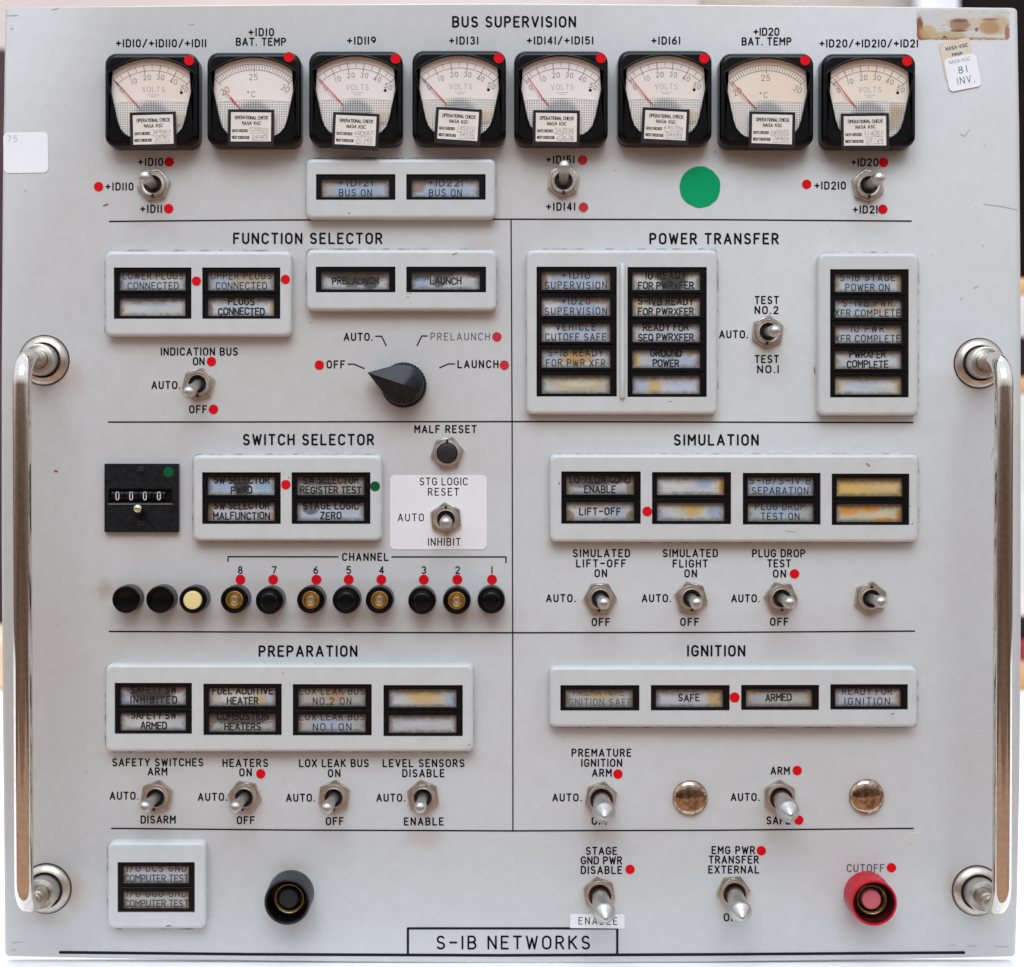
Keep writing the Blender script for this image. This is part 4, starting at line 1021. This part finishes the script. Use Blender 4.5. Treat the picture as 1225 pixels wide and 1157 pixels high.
def bushing_mesh():
    mb = MB()
    mb.lathe([(0.0061, -0.0002), (0.0061, 0.0032), (0.0058, 0.0037), (0.0050, 0.0038), (0.0043, 0.0034), (0.0041, 0.0008)], 0, 0, 36, 0, False)
    mb.lathe([(0.0042, 0.0008), (0.0001, 0.0006)], 0, 0, 36, 1, True)
    mb.box(-0.0006, -0.0062, 0.0006, -0.0048, 0.0030, 0.00395, 1)
    return mb.mesh('bushing', [M['nickel'], M['hole']], 40)
def lever_mesh():
    mb = MB()
    mb.lathe([(0.0024, 0.0), (0.0022, 0.004), (0.0023, 0.008), (0.0028, 0.0135), (0.0030, 0.0155), (0.0029, 0.0168), (0.0024, 0.0179), (0.0015, 0.0186), (0.0006, 0.0189)], 0, 0, 24)
    return mb.mesh('lever', M['nickel_lever'], 60)
def lock_lever_mesh():
    mb = MB()
    mb.lathe([(0.0036, 0.0), (0.0040, 0.003), (0.0045, 0.010), (0.0050, 0.0140), (0.0053, 0.0158), (0.00535, 0.0172), (0.0051, 0.0182), (0.0047, 0.0188), (0.0032, 0.0208), (0.0017, 0.0229), (0.0009, 0.0236), (0.0003, 0.0239)], 0, 0, 36)
    return mb.mesh('lever', M['steel_lock'], 30)
def lock_bushing_mesh():
    mb = MB()
    mb.lathe([(0.0064, -0.0002), (0.0064, 0.0040), (0.0060, 0.0046), (0.0054, 0.0047), (0.0051, 0.0040), (0.0050, 0.001)], 0, 0, 36, 0, False)
    mb.lathe([(0.0051, 0.001), (0.0001, 0.0008)], 0, 0, 36, 1, True)
    return mb.mesh('bushing', [M['nickel'], mat('slot_red', (0.10, 0.018, 0.012), 0.5)], 40)
NUT, BUSH, LEV, LLEV, LBUSH = nut_mesh(), bushing_mesh(), lever_mesh(), lock_lever_mesh(), lock_bushing_mesh()
def solve_tip(p0, tpx, tpy, L):
    lo, hi = p0[1], p0[1] + L
    best = None
    for i in range(400):
        h = p0[1] + L*i/399
        x, z = P(tpx, tpy, h)
        d = Vector((x-p0[0][0], -(h-p0[1]), z-p0[0][1]))
        er = abs(d.length - L)
        if best is None or er < best[0]: best = (er, d)
    return best[1]
proto_t = {}
def toggle(px, py, tx, ty, label, lock=False):
    X, Z = P(px, py, 0.0015)
    root = thing('toggle_switch', label, 'toggle switch', X, Z, 'locking lever switches with pointed tips' if lock else 'nickel bat lever toggle switches')
    parts = [('nut', NUT), ('bushing', LBUSH if lock else BUSH), ('lever', LLEV if lock else LEV)]
    if lock not in proto_t:
        obs = []
        for nm, me in parts:
            o = bpy.data.objects.new(nm, me); COL.objects.link(o); obs.append(o)
        proto_t[lock] = obs
    else:
        obs = [o.copy() for o in proto_t[lock]]
        for o in obs: COL.objects.link(o)
    for o in obs: o.parent = root
    obs[0].rotation_euler = (0, random.uniform(0, math.pi/3), 0)
    obs[1].rotation_euler = (0, random.choice([0, math.pi, 0, R(8), R(-8)]), 0)
    h0 = 0.0036 if lock else 0.0022
    L = 0.0215 if lock else 0.0172
    d = solve_tip(((X, Z), h0), tx, ty, L)
    # meshes point along -Y (out of the panel)
    obs[2].rotation_mode = 'QUATERNION'
    obs[2].rotation_quaternion = Vector((0, -1, 0)).rotation_difference(d.normalized())
    obs[2].location = (0, -h0, 0)
    return root
for a in (
 (183.5,221,173,211.5,'toggle switch beside +ID110, lever leaning up left toward the first meter'),
 (674,217,675,198,'toggle switch between +ID151 and +ID141, lever pushed up over its upper marking'),
 (1038.5,222,1052,213,'toggle switch beside +ID210, lever leaning up right under the last meter'),
 (237,459.5,225.5,469.5,'toggle switch under INDICATION BUS, lever leaning down left'),
 (918.5,397,927.5,396,'toggle switch between TEST NO.2 and TEST NO.1, lever leaning right'),
 (533.5,621,533.4,625.5,'toggle switch on the white patch marked STG LOGIC RESET, lever straight out'),
 (718,716,722.5,722,'toggle switch under SIMULATED LIFT-OFF ON, lever almost straight out'),
 (827,715.5,833.5,722,'toggle switch under SIMULATED FLIGHT ON, lever almost straight out'),
 (934.5,715.3,944.8,721.5,'toggle switch under PLUG DROP TEST ON, left of the switch without markings'),
 (1041.5,715.7,1054.2,720.4,'toggle switch without any marking, rightmost in the simulation row'),
 (187,953.5,173,965.7,'toggle switch under SAFETY SWITCHES ARM, lever down left'),
 (292.5,953.5,281.2,966,'toggle switch under HEATERS ON, lever down left'),
 (399.5,953.5,390.8,967.5,'toggle switch under LOX LEAK BUS ON, lever pointing down'),
 (506,953.5,502.5,966.5,'toggle switch under LEVEL SENSORS DISABLE, lever pointing down')):
    toggle(*a)
for a in ((719,955,723,976,'locking switch with pointed metal lever under PREMATURE IGNITION ARM'),
          (933,953.5,945,974,'locking switch with pointed metal lever between ARM and SAFE, beside red dots'),
          (717,1069.5,724,1097.5,'locking switch with pointed metal lever under STAGE GND PWR DISABLE'),
          (877.7,1067.5,887.5,1096.5,'locking switch with pointed metal lever under EMG PWR TRANSFER EXTERNAL')):
    toggle(*a, lock=True)

# MALF RESET push button
X, Z = P(535, 541.8, 0.0015)
root = thing('push_button', 'round dark push button in a nickel hex nut under MALF RESET', 'push button', X, Z)
o = bpy.data.objects.new('nut', NUT); COL.objects.link(o); o.parent = root; o.rotation_euler = (0, R(20), 0)
mb = MB(); mb.lathe([(0.0063,-.0002),(0.0063,0.0034),(0.0058,0.0040),(0.0050,0.0041),(0.0047,0.0036),(0.0047,0.001)], 0, 0, 40, 0, False)
mb.box(-0.0006, 0.0046, 0.0006, 0.0063, 0.003, 0.0043, 1)
mb.build('collar', [M['nickel'], M['hole']], root)
mb = MB(); mb.lathe([(0.0045,0.0008),(0.0045,0.0048),(0.0041,0.0055),(0.003,0.0058),(0.0012,0.0058)], 0, 0, 36); mb.build('cap', M['grey_button'], root)

# row of round push buttons
HBn = 0.0105
BTN = [(150.1,717.6,'k','first black push button at the left end of the row, left of the cream button'),(190.9,717.6,'k','black push button next to the cream button'),
       (230.6,718,'y','push button with pale cream yellow cap'),
       (280,718,'g','brass centred push button under channel number 8'),(322,719,'b','black push button under channel number 7'),(371.4,718.2,'g','brass centred push button under channel number 6'),
       (414,718.2,'b','black push button under channel number 5'),(453.7,718.2,'g','brass centred push button under channel number 4'),(504.6,719,'b','black push button under channel number 3'),
       (546.3,719,'g','brass centred push button under channel number 2'),(587.8,718.2,'b','black push button under channel number 1')]
def btn_body(kind):
    mb = MB(); r = 0.0063
    mb.lathe([(r, -0.0003), (r, 0.0085)], 0, 0, 96, 1, False, knurl=0.035)
    mb.lathe([(r*1.03, 0.0083), (r*1.03, 0.0096), (r*0.97, 0.0103), (r*0.86, HBn), (r*0.76, HBn-0.0002)], 0, 0, 48, 0, False)
    if kind == 'k': mb.lathe([(r*0.76, HBn-0.0002), (r*0.70, HBn-0.0012), (r*0.3, HBn-0.0016), (0.0001, HBn-0.0017)], 0, 0, 48, 0, True)
    elif kind == 'b': mb.lathe([(r*0.76, HBn-0.0002), (r*0.70, HBn-0.0001), (r*0.62, HBn+0.0008), (r*0.5, HBn+0.0011), (0.0001, HBn+0.0012)], 0, 0, 48, 0, True)
    else: mb.lathe([(r*0.76, HBn-0.0002), (r*0.72, HBn-0.0022)], 0, 0, 48, 0, False)
    return mb.mesh('body', [M['black'], M['dusty']], 40)
BODY = {k_: btn_body(k_) for k_ in 'kbgy'}
mb = MB(); r = 0.0044
mb.lathe([(r, HBn-.002), (r, HBn-.0006), (r*.9, HBn-.0002), (r*.72, HBn-.0002), (r*.62, HBn-.0011), (r*.45, HBn-.0013), (r*.42, HBn-.0008), (r*.34, HBn-.0007)], 0, 0, 40, 0, False)
mb.lathe([(r*.34, HBn-.0007), (r*.2, HBn-.001), (.0001, HBn-.001)], 0, 0, 40, 1, True)
BRASS = mb.mesh('brass_insert', [M['brass'], mat('insert_core', (0.24, 0.20, 0.15), 0.55, 0.3)], 40)
mb = MB(); mb.lathe([(r*.98, HBn-.002), (r*.98, HBn+.0008), (r*.9, HBn+.0013), (r*.6, HBn+.0014), (.0001, HBn+.0014)], 0, 0, 40)
CAPY = mb.mesh('cap', M['cream'], 40)
for px, py, kd_, lab in BTN:
    X, Z = P(px, py, HBn)
    root = thing('push_button', lab, 'push button', X, Z, 'row of round push buttons')
    o = bpy.data.objects.new('body', BODY[kd_]); COL.objects.link(o); o.parent = root
    if kd_ == 'g': o = bpy.data.objects.new('brass_insert', BRASS); COL.objects.link(o); o.parent = root
    if kd_ == 'y': o = bpy.data.objects.new('cap', CAPY); COL.objects.link(o); o.parent = root

# the two deep shrouded buttons
def shroud(px, py, label, mbody, mcap, minner):
    hs = 0.0145
    X, Z = P(px, py, hs)
    root = thing('guarded_button', label, 'push button', X, Z)
    r = 0.0108
    mb = MB(); mb.lathe([(r+.0002, -.0003), (r+.0002, .001), (r, .002), (r, hs-.0006), (r-.0003, hs), (r-.0009, hs), (r-.0012, hs-.0006)], 0, 0, 56, 0, False)
    mb.lathe([(r-.0012, hs-.0006), (r-.0014, hs-.003), (r-.0020, .0032), (0.0001, .003)], 0, 0, 56, 1, True)
    mb.build('shroud', [mbody, minner], root)
    path = []
    for i in range(110):
        a = i*0.19; rs_ = 0.0062 + 0.0007*i/110; path.append((rs_*math.cos(a) + 0.0002, rs_*math.sin(a), 0.0045 + i/110*0.0052))
    mb = MB(); mb.tube(path, 0.00042, 8); mb.build('spring', M['spring'], root)
    mb = MB(); mb.lathe([(.0047, .004), (.0047, .0086), (.0043, .0093), (.003, .0095), (.0001, .0095)], 0, 0, 40); mb.build('plunger', mcap, root)
    return root
shroud(343.4,1079.5,'black round button deep in a black shroud with a brass spring', mat('worn_black_shroud', (0.010, 0.011, 0.014), 0.3, noise=400, col2=(0.03, 0.031, 0.035), spec=0.35), M['grey_button'], M['holder'])
shroud(1046,1080.7,'red CUTOFF button with pink centre in a red shroud', M['red_plastic'], M['pink'], mat('shroud_inside', (0.09, 0.007, 0.010), 0.3, noise=300, col2=(0.025, 0.005, 0.006), spec=0.3))

# blanking plugs
for px, py, lab in ((826,955,'round tarnished blanking plug left of the ARM and SAFE switch'),(1037.5,953.5,'round tarnished blanking plug right of the ARM and SAFE switch')):
    X, Z = P(px, py, 0.0015)
    mb = MB(); r = 21*S
    mb.lathe([(r, -.0002), (r, .0006), (r*.985, .0011), (r*.95, .0016), (r*.85, .0022), (r*.65, .0028), (r*.4, .0032), (r*.15, .0034), (.0001, .0034)], 0, 0, 48)
    o = mb.build('blanking_plug', M['bronze'], None, (X, 0, Z), 50)
    tag(o, lab, 'plug', 'round metal blanking plugs')

# pointer knob
hk = 0.0155
X, Z = P(481, 459.5, hk)
root = thing('pointer_knob', 'black pointer knob with its tip turned to OFF', 'knob', X, Z)
k = K(hk)
def teardrop(sc_, h, n=40):
    tip = Vector((-43*k, 14.5*k)); r_ = 25.5*k*sc_
    d = tip.length; base = math.atan2(tip.y, tip.x); half = math.acos(min(0.999, r_/(d)))
    pts = []
    for i in range(n):
        a = base + half + (2*math.pi - 2*half)*i/(n-1)
        pts.append((r_*math.cos(a), r_*math.sin(a), h))
    t2 = tip*(1 - (1-sc_)*0.35)
    pts.append((t2.x, t2.y, h))
    return pts
mb = MB()
mb.lathe([(27*k, -.0003), (27*k, .004), (25.8*k, .0048), (22*k, .005)], 0, 0, 80, 0, True, knurl=.035)
mb.build('skirt', M['black_matte'], root)
mb = MB()
rings = [teardrop(.93, .0045), teardrop(.98, .0095), teardrop(.965, .0107), teardrop(.93, .0112)]
mb.loft(rings, 0, False, False)
last = rings[-1]; n = len(last)
tipv = Vector(last[-1][:2]); dirv = tipv.normalized()
A0 = (tipv.x*.985, tipv.y*.985, .0114); A1 = (-dirv.x*21*k, -dirv.y*21*k, hk-.0012); A2 = (dirv.x*4*k, dirv.y*4*k, hk)
vs = list(last) + [A0, A2, A1]
fs = []
half_i = (n-1)//2
for i in range(n-2):
    a, b_ = i, i+1
    f = i/(n-2)
    # the two roof planes meet along the ridge tip - A2 - A1
    if i < half_i*0.55: apex = n+1
    elif i > (n-2) - half_i*0.55: apex = n+1
    else: apex = n+2
    fs.append([a, b_, apex])
s1 = next(i for i in range(n-2) if not (i < half_i*0.55)); s2 = max(i for i in range(n-2) if not (i > (n-2) - half_i*0.55)) + 1
fs += [[s1, n+2, n+1], [s2, n+1, n+2]]
fs += [[n-2, n-1, n], [n-1, 0, n], [n-2, n, n+1], [n, 0, n+1]]
mb.add(vs, fs)
mb.build('pointer', mat('knob_black', (0.006, 0.007, 0.009), 0.24, noise=300, col2=(0.016, 0.017, 0.019), spec=0.2), root, sharp=14)

# counter
hc = 0.003
X, Z = P(169, 595.7, hc); k = K(hc)
root = thing('thumbwheel_counter', 'square black counter showing four zeros with a small metal lever', 'counter', X, Z)
def c_(px, py): return ((px-169)*k, -(py-595.7)*k)
a, b_ = c_(124.7, 636.7), c_(213.3, 554.8)
mb = MB()
slot = [c_(130, 602), c_(206, 602), c_(206, 584.5), c_(130, 584.5)]
rings = [[(x, y, h) for x, y in rrect(a[0]+i_, a[1]+i_, b_[0]-i_, b_[1]-i_, .0004, 2)] for i_, h in ((0, -.0003), (0, hc-.0003), (.0003, hc))]
mb.loft(rings, 0, False, False); mb.holed([(x, y) for x, y, _ in rings[-1]], [slot[::-1]], hc); mb.wall_in(slot, hc, .0004)
mb.build('face_plate', M['black_matte'], root)
mb = MB()
p, q_ = c_(130, 602), c_(206, 584.5)
n = 8
for i in range(4):     # four drums
    xa = p[0] + (q_[0]-p[0])*(0.03 + i*0.216); xb = xa + (q_[0]-p[0])*0.20
    zc = (p[1]+q_[1])/2; rr = .0042
    prof = [(zc + rr*math.cos(R(t)), -.0026 + rr*math.sin(R(t))) for t in range(20, 161, 14)]
    mb.add([(xa, y, h) for y, h in prof] + [(xb, y, h) for y, h in prof], [[j, j+1, len(prof)+j+1, len(prof)+j][::1] for j in range(len(prof)-1)])
mb.flat([c_(129.9, 602.1), c_(206.1, 602.1), c_(206.1, 584.4), c_(129.9, 584.4)], .0005)
mb.build('number_drum', M['holder'], root)
mb = MB()
for px in (139.7, 156.2, 172.6, 189.4):
    text(mb, '|', px-2.6, px+2.6, 593.4, 10.0, 1.05, 0.0, k, 0, 0, (169, 595.7))
mb.build('digit', M['white'], root, (0, -.0018, 0))
mb = MB(); p, q_ = c_(129.5, 604), c_(206.5, 602); mb.box(p[0], p[1], q_[0], q_[1], hc-.0002, hc+.0004, 0)
mb.build('ledge', mat('grey_ledge', (0.10, 0.10, 0.105), 0.45), root)
for px, py in ((168.4, 562.8), (168.4, 628)):
    x, y = c_(px, py)
    mb = MB(); r = .0021
    mb.lathe([(r, hc-.0002), (r, hc+.0002), (r*.8, hc+.0005), (.0001, hc+.0006)], x, y, 24)
    mb.box(x-r*.9, y-.0003, x+r*.9, y+.0003, hc+.0003, hc+.00062, 1)
    mb.build('screw', [M['black_matte'], M['hole']], root)
x, y = c_(167.6, 614); tx_, tz_ = P(164.8, 608.3, .0105); tx_ -= X; tz_ -= Z
mb = MB(); mb.tube([(x, y, hc-.0002), (x*.4+tx_*.6, y*.4+tz_*.6, .0075), (tx_, tz_, .0100), (tx_, tz_, .0108), (tx_, tz_, .0112)], [.0022, .0021, .0019, .0014, .0004], 18)
mb.build('lever', M['black_matte'], root)
mb = MB(); mb.lathe([(.0020, .0098), (.0021, .0104), (.0018, .0112), (.0011, .0117), (.0003, .0119)], tx_, tz_, 24); mb.build('lever_tip', mat('lever_tip_metal', (0.75, 0.66, 0.50), 0.25, 1.0), root)

# ================================================================== handles
def handle(xt, yt, xb, yb, barx_px, label):
    (X0, Z0), (X1, Z1) = P(xt, yt, .002), P(xb, yb, .002)
    root = thing('pull_handle', label, 'handle', (X0+X1)/2, Z1, 'nickel plated pull handles')
    ox, oz = (X0+X1)/2, Z1
    hb, rb, rt = 0.0345, 0.0130, 0.0042
    a = Vector((X0-ox, Z0-oz, 0)); b = Vector((X1-ox, Z1-oz, 0))
    path = [(a.x, a.y, 0.001), (a.x, a.y, 0.01), (a.x, a.y, hb-rb-.002)]
    for i in range(11):
        t = R(90*i/10); path.append((a.x, a.y - rb*(1-math.cos(t)), hb-rb + rb*math.sin(t)))
    for i in range(1, 12):
        f = i/12; path.append((a.x + (b.x-a.x)*f, (a.y-rb) + ((b.y+rb)-(a.y-rb))*f, hb))
    for i in range(11):
        t = R(90 - 90*i/10); path.append((b.x, b.y + rb*(1-math.cos(t)), hb-rb + rb*math.sin(t)))
    path += [(b.x, b.y, 0.01), (b.x, b.y, 0.001)]
    mb = MB(); mb.tube(path, rt, 28); mb.build('grip_bar', M['chrome'], root, sharp=60)
    for c in (a, b):
        mb = MB()
        mb.lathe([(.0117, -.0003), (.0117, .0008), (.0112, .0016), (.0098, .0026), (.0088, .0030), (.0084, .0027), (.0083, .0006)], c.x, c.y, 56, 0, False)
        mb.lathe([(.0083, .0007), (.0066, .0006)], c.x, c.y, 56, 1, False)
        mb.lathe([(.0122, .00006), (.0116, .00008)], c.x, c.y, 56, 1, False)
        mb.build('flange', [M['nickel'], M['hole']], root)
        mb = MB(); mb.lathe([(.0075, .0004), (.0075, .0094), (.0073, .0100), (.0068, .0102), (.0050, .0094), (.0043, .0090)], c.x, c.y, 48, 0, False)
        mb.build('collar', M['nickel_lever'], root)
handle(51.5,431,54,1064.5,0,'long nickel plated pull handle along the left edge of the panel')
handle(1172.8,434.5,1170.5,1067,0,'long nickel plated pull handle along the right edge of the panel')

# ================================================================== stickers
def dot(px, py, label, r=5.6, h=0.0, m='red', name='dot_sticker', group='small round red stickers'):
    X, Z = P(px, py, h)
    k = K(h)
    mb = MB(); n = 28; j = [1 + random.uniform(-.02, .02) for _ in range(n)]
    mb.prism([(r*k*j[i]*math.cos(2*math.pi*i/n), r*k*j[i]*math.sin(2*math.pi*i/n)) for i in range(n)], 0.0, 0.00022, 0, True)
    o = mb.build(name, M[m], None, (X, -(h+0.00002), Z)); tag(o, label, 'sticker', group); return o
for (x, y), mt in zip(((226.2,72.3),(345.6,68.4),(473.3,70.4),(596.7,69.9),(719,69.6),(842.3,70.1),(963,72.4),(1085,73.2)), MET):
    dot(x, y, 'red dot sticker on the top right corner of the %s meter' % mt[3], 6.0, HM)
for x, y, lab, m_ in (
 (202.5,194,'red dot sticker right of +ID10 above the upper left toggle switch','red'),(118,223.3,'red dot sticker left of the marking +ID110','red'),(201.8,249.6,'red dot sticker right of +ID11 below the upper left toggle switch','red'),
 (697,191.6,'red dot sticker right of the marking +ID151','red_pale'),(698,248,'red dot sticker right of the marking +ID141','red_pale'),
 (1057,194.4,'red dot sticker right of +ID20 above the upper right toggle switch','red'),(965,220.5,'red dot sticker left of the marking +ID210','red'),(1056,250.4,'red dot sticker right of +ID21 below the upper right toggle switch','red'),
 (253,432.5,'red dot sticker beside ON under INDICATION BUS','red'),(255.4,489.7,'red dot sticker beside OFF under the INDICATION BUS switch','red'),
 (382,436.8,'red dot sticker left of OFF beside the pointer knob','red'),(594.4,403,'red dot sticker at the end of PRELAUNCH','red_pale'),(603.3,436.8,'red dot sticker at the end of LAUNCH','red_pale'),
 (950.4,686.5,'red dot sticker beside ON under PLUG DROP TEST','red'),(312,925.7,'red dot sticker beside ON under HEATERS','red'),
 (739.2,926,'red dot sticker beside ARM under PREMATURE IGNITION','red'),(953.7,921.7,'red dot sticker beside the ARM above the switch between two plugs','red'),(955.5,981,'red dot sticker half hidden behind the lever at SAFE','red'),
 (753.7,1040,'red dot sticker right of DISABLE under STAGE GND PWR','red'),(910.7,1017.7,'red dot sticker at the end of EMG PWR','red'),(1066.4,1038,'red dot sticker right of CUTOFF','red')):
    dot(x, y, lab, 5.6, 0.0, m_)
for n_, x in ((8,287.7),(7,326.8),(6,378.5),(5,417.2),(4,456.2),(3,507),(2,547),(1,588.6)):
    dot(x, 693.3, 'red dot sticker just under channel number %d' % n_, 5.9)
dot(235,336.3,'red dot sticker on the frame between LOWER PLUGS and UPPER PLUGS windows',5.5,HB)
dot(341.5,334.3,'red dot sticker on the frame right of the UPPER PLUGS window',5.5,HB)
dot(342,579.8,'red dot sticker on the frame between switch selector windows',5.6,HB)
dot(774.2,611.8,'red dot sticker on the frame right of the LIFT-OFF window',5.8,HB)
dot(878.8,834.3,'red dot sticker on the frame between SAFE and ARMED windows',6.0,HB)
dot(448.7,581.7,'small green dot sticker on the frame right of REGISTER TEST',5.8,HB,'green_dark','dot_sticker','small round green stickers')
dot(201.8,564.8,'dark green dot sticker on the corner of the black counter',6.2,hc,'green_dark','dot_sticker','small round green stickers')
dot(837.4,223.8,'large round green sticker below the +ID161 meter',24.6,0.0,'green','round_sticker',None)

def patch(name, px0, py0, px1, py1, r, m, label, cat, rot=0, h=0.0, lines=()):
    cx, cy = (px0+px1)/2, (py0+py1)/2; X, Z = P(cx, cy, h); k = K(h)
    root = thing(name, label, cat, X, Z, None, h); root.rotation_euler = (0, R(rot), 0)
    mb = MB(); mb.prism(rrect((px0-cx)*k, (cy-py1)*k, (px1-cx)*k, (cy-py0)*k, r*k), 0.00013, 0.00025, 0, True)
    mb.build('paper', m, root)
    for (s, x0_, x1_, y_, cap, wd, mi) in lines:
        mb = MB(); text(mb, s, x0_, x1_, y_, cap, wd, 0.0, k, 0, 0, (cx, cy)); mb.build('label_lettering', M[mi], root, (0, -.0003, 0))
    return root
patch('paper_patch',466.5,568.3,582.6,657.3,6,M['paper_patch'],'white rounded paper patch lettered STG LOGIC RESET, AUTO and INHIBIT behind a switch','label',0,0,
      (('STG LOGIC',502.5,559,576,8.2,1.25,'ink'),('RESET',512.5,548.5,588.4,8.2,1.25,'ink'),('AUTO',476.5,506.5,619,8.2,1.25,'ink'),('INHIBIT',512.5,550.5,648.3,8.2,1.3,'ink')))
patch('paper_strip',682,1093.4,747,1110.4,.8,M['paper_patch'],'small white paper strip lettered ENABLE behind a locking lever','label',.5,0,
      (('ENABLE',692.5,738,1101.6,8.0,1.05,'ink'),))
patch('blank_label',4.4,158.5,57.6,207,6,M['paper'],'white rounded label with faint pencilled 75 on the left edge of the panel','label',-1,0,
      (('75',9.5,21,166,7,.7,'blue_ink_pale'),))
# inventory tags, the white one over an older yellowed one
patch('old_tag',1127,48,1164,94,3,M['paper_old'],'yellowed tag with blue stamped letters tucked under the white INV. tag','label',-11,0,
      (('NASA-KSC',1134,1160,56.5,3.8,.9,'blue_ink'),('PROP',1140,1152,65,3,.9,'blue_ink')))
patch('inventory_tag',1132,67,1171,107,5,M['paper'],'white inventory tag stamped 81 INV. near the top right corner','label',-11,0.00022,
      (('NASA-KSC',1138,1163,72,4.2,.6,'blue_ink_pale'),('81',1147,1157,83.5,7.5,1.0,'blue_ink'),('INV.',1143.5,1163,96,8,.9,'blue_ink')))
# rusty tape remains in the corner
tape = mat('tape_remains', (0.56, 0.56, 0.53), 0.5)
t = tape.node_tree; tcn = t.nodes.new('ShaderNodeTexCoord')
rgb = t.nodes.new('ShaderNodeTexNoise'); rgb.inputs['Scale'].default_value = 13; rgb.inputs['Detail'].default_value = 7; rgb.inputs['Roughness'].default_value = .7
t.links.new(tcn.outputs['Generated'], rgb.inputs['Vector'])
rr_ = t.nodes.new('ShaderNodeValToRGB'); e_ = rr_.color_ramp.elements
e_[0].position = .36; e_[0].color = (.50, .38, .22, 1); e_[1].position = .47; e_[1].color = (.60, .60, .57, 1)
t.links.new(rgb.outputs['Fac'], rr_.inputs[0])
cur = blobs_on(tape, rr_.outputs[0], tcn.outputs['Generated'], [
   (.16,.6,.12,.5,(.57,.58,.58),.9,.6),(.03,.3,.05,.5,(.22,.05,.02),.95,1.2),(.06,.1,.09,.2,(.28,.07,.03),.9,1.3),(.12,.25,.10,.25,(.5,.36,.14),.8,1.2),(.35,.15,.2,.14,(.45,.36,.18),.8,1.3),(.86,.5,.14,.35,(.5,.36,.18),.75,1.3),(.3,.05,.03,.09,(.1,.03,.02),.9,1.2),(.6,.55,.3,.25,(.54,.42,.26),.6,1.3),(.46,.5,.12,.22,(.32,.14,.06),.85,1.0),(.46,.62,.10,.07,(.16,.07,.05),.8,.8),(.78,.66,.10,.05,(.2,.09,.06),.8,.8),
   (.78,.4,.12,.25,(.42,.22,.09),.8,1.2),(.45,.3,.1,.05,(.16,.06,.04),.9,1.2),(.64,.33,.02,.08,(.12,.05,.04),.9,.8),(.97,.2,.03,.3,(.32,.13,.05),.9,1.2),(.5,.03,.5,.06,(.42,.18,.1),.8,1.5),(.6,.8,.3,.12,(.58,.58,.56),.8,.8)], 24, .62)
t.links.new(cur, t.nodes['Principled BSDF'].inputs['Base Color'])
cx, cy = 1152.2, 29.4
X, Z = P(cx, cy); mb = MB()
pts = []
base = rrect(-55.5*S, -17.8*S, 55.5*S, 17.8*S, 4*S, 4); nb = len(base)
for i in range(nb):
    p0, p1 = Vector(base[i]), Vector(base[(i+1) % nb]); m_ = max(1, int((p1-p0).length/(2.2*S)))
    for j in range(m_):
        q0 = p0.lerp(p1, j/m_); pts.append((q0.x + random.uniform(-.6, .6)*S, q0.y + random.uniform(-.7, .7)*S))
mb.prism(pts, .00002, .00014, 0, True)
o = mb.build('tape_remains', tape, None, (X, 0, Z)); tag(o, 'rust stained strip of old tape in the top right corner', 'tape')
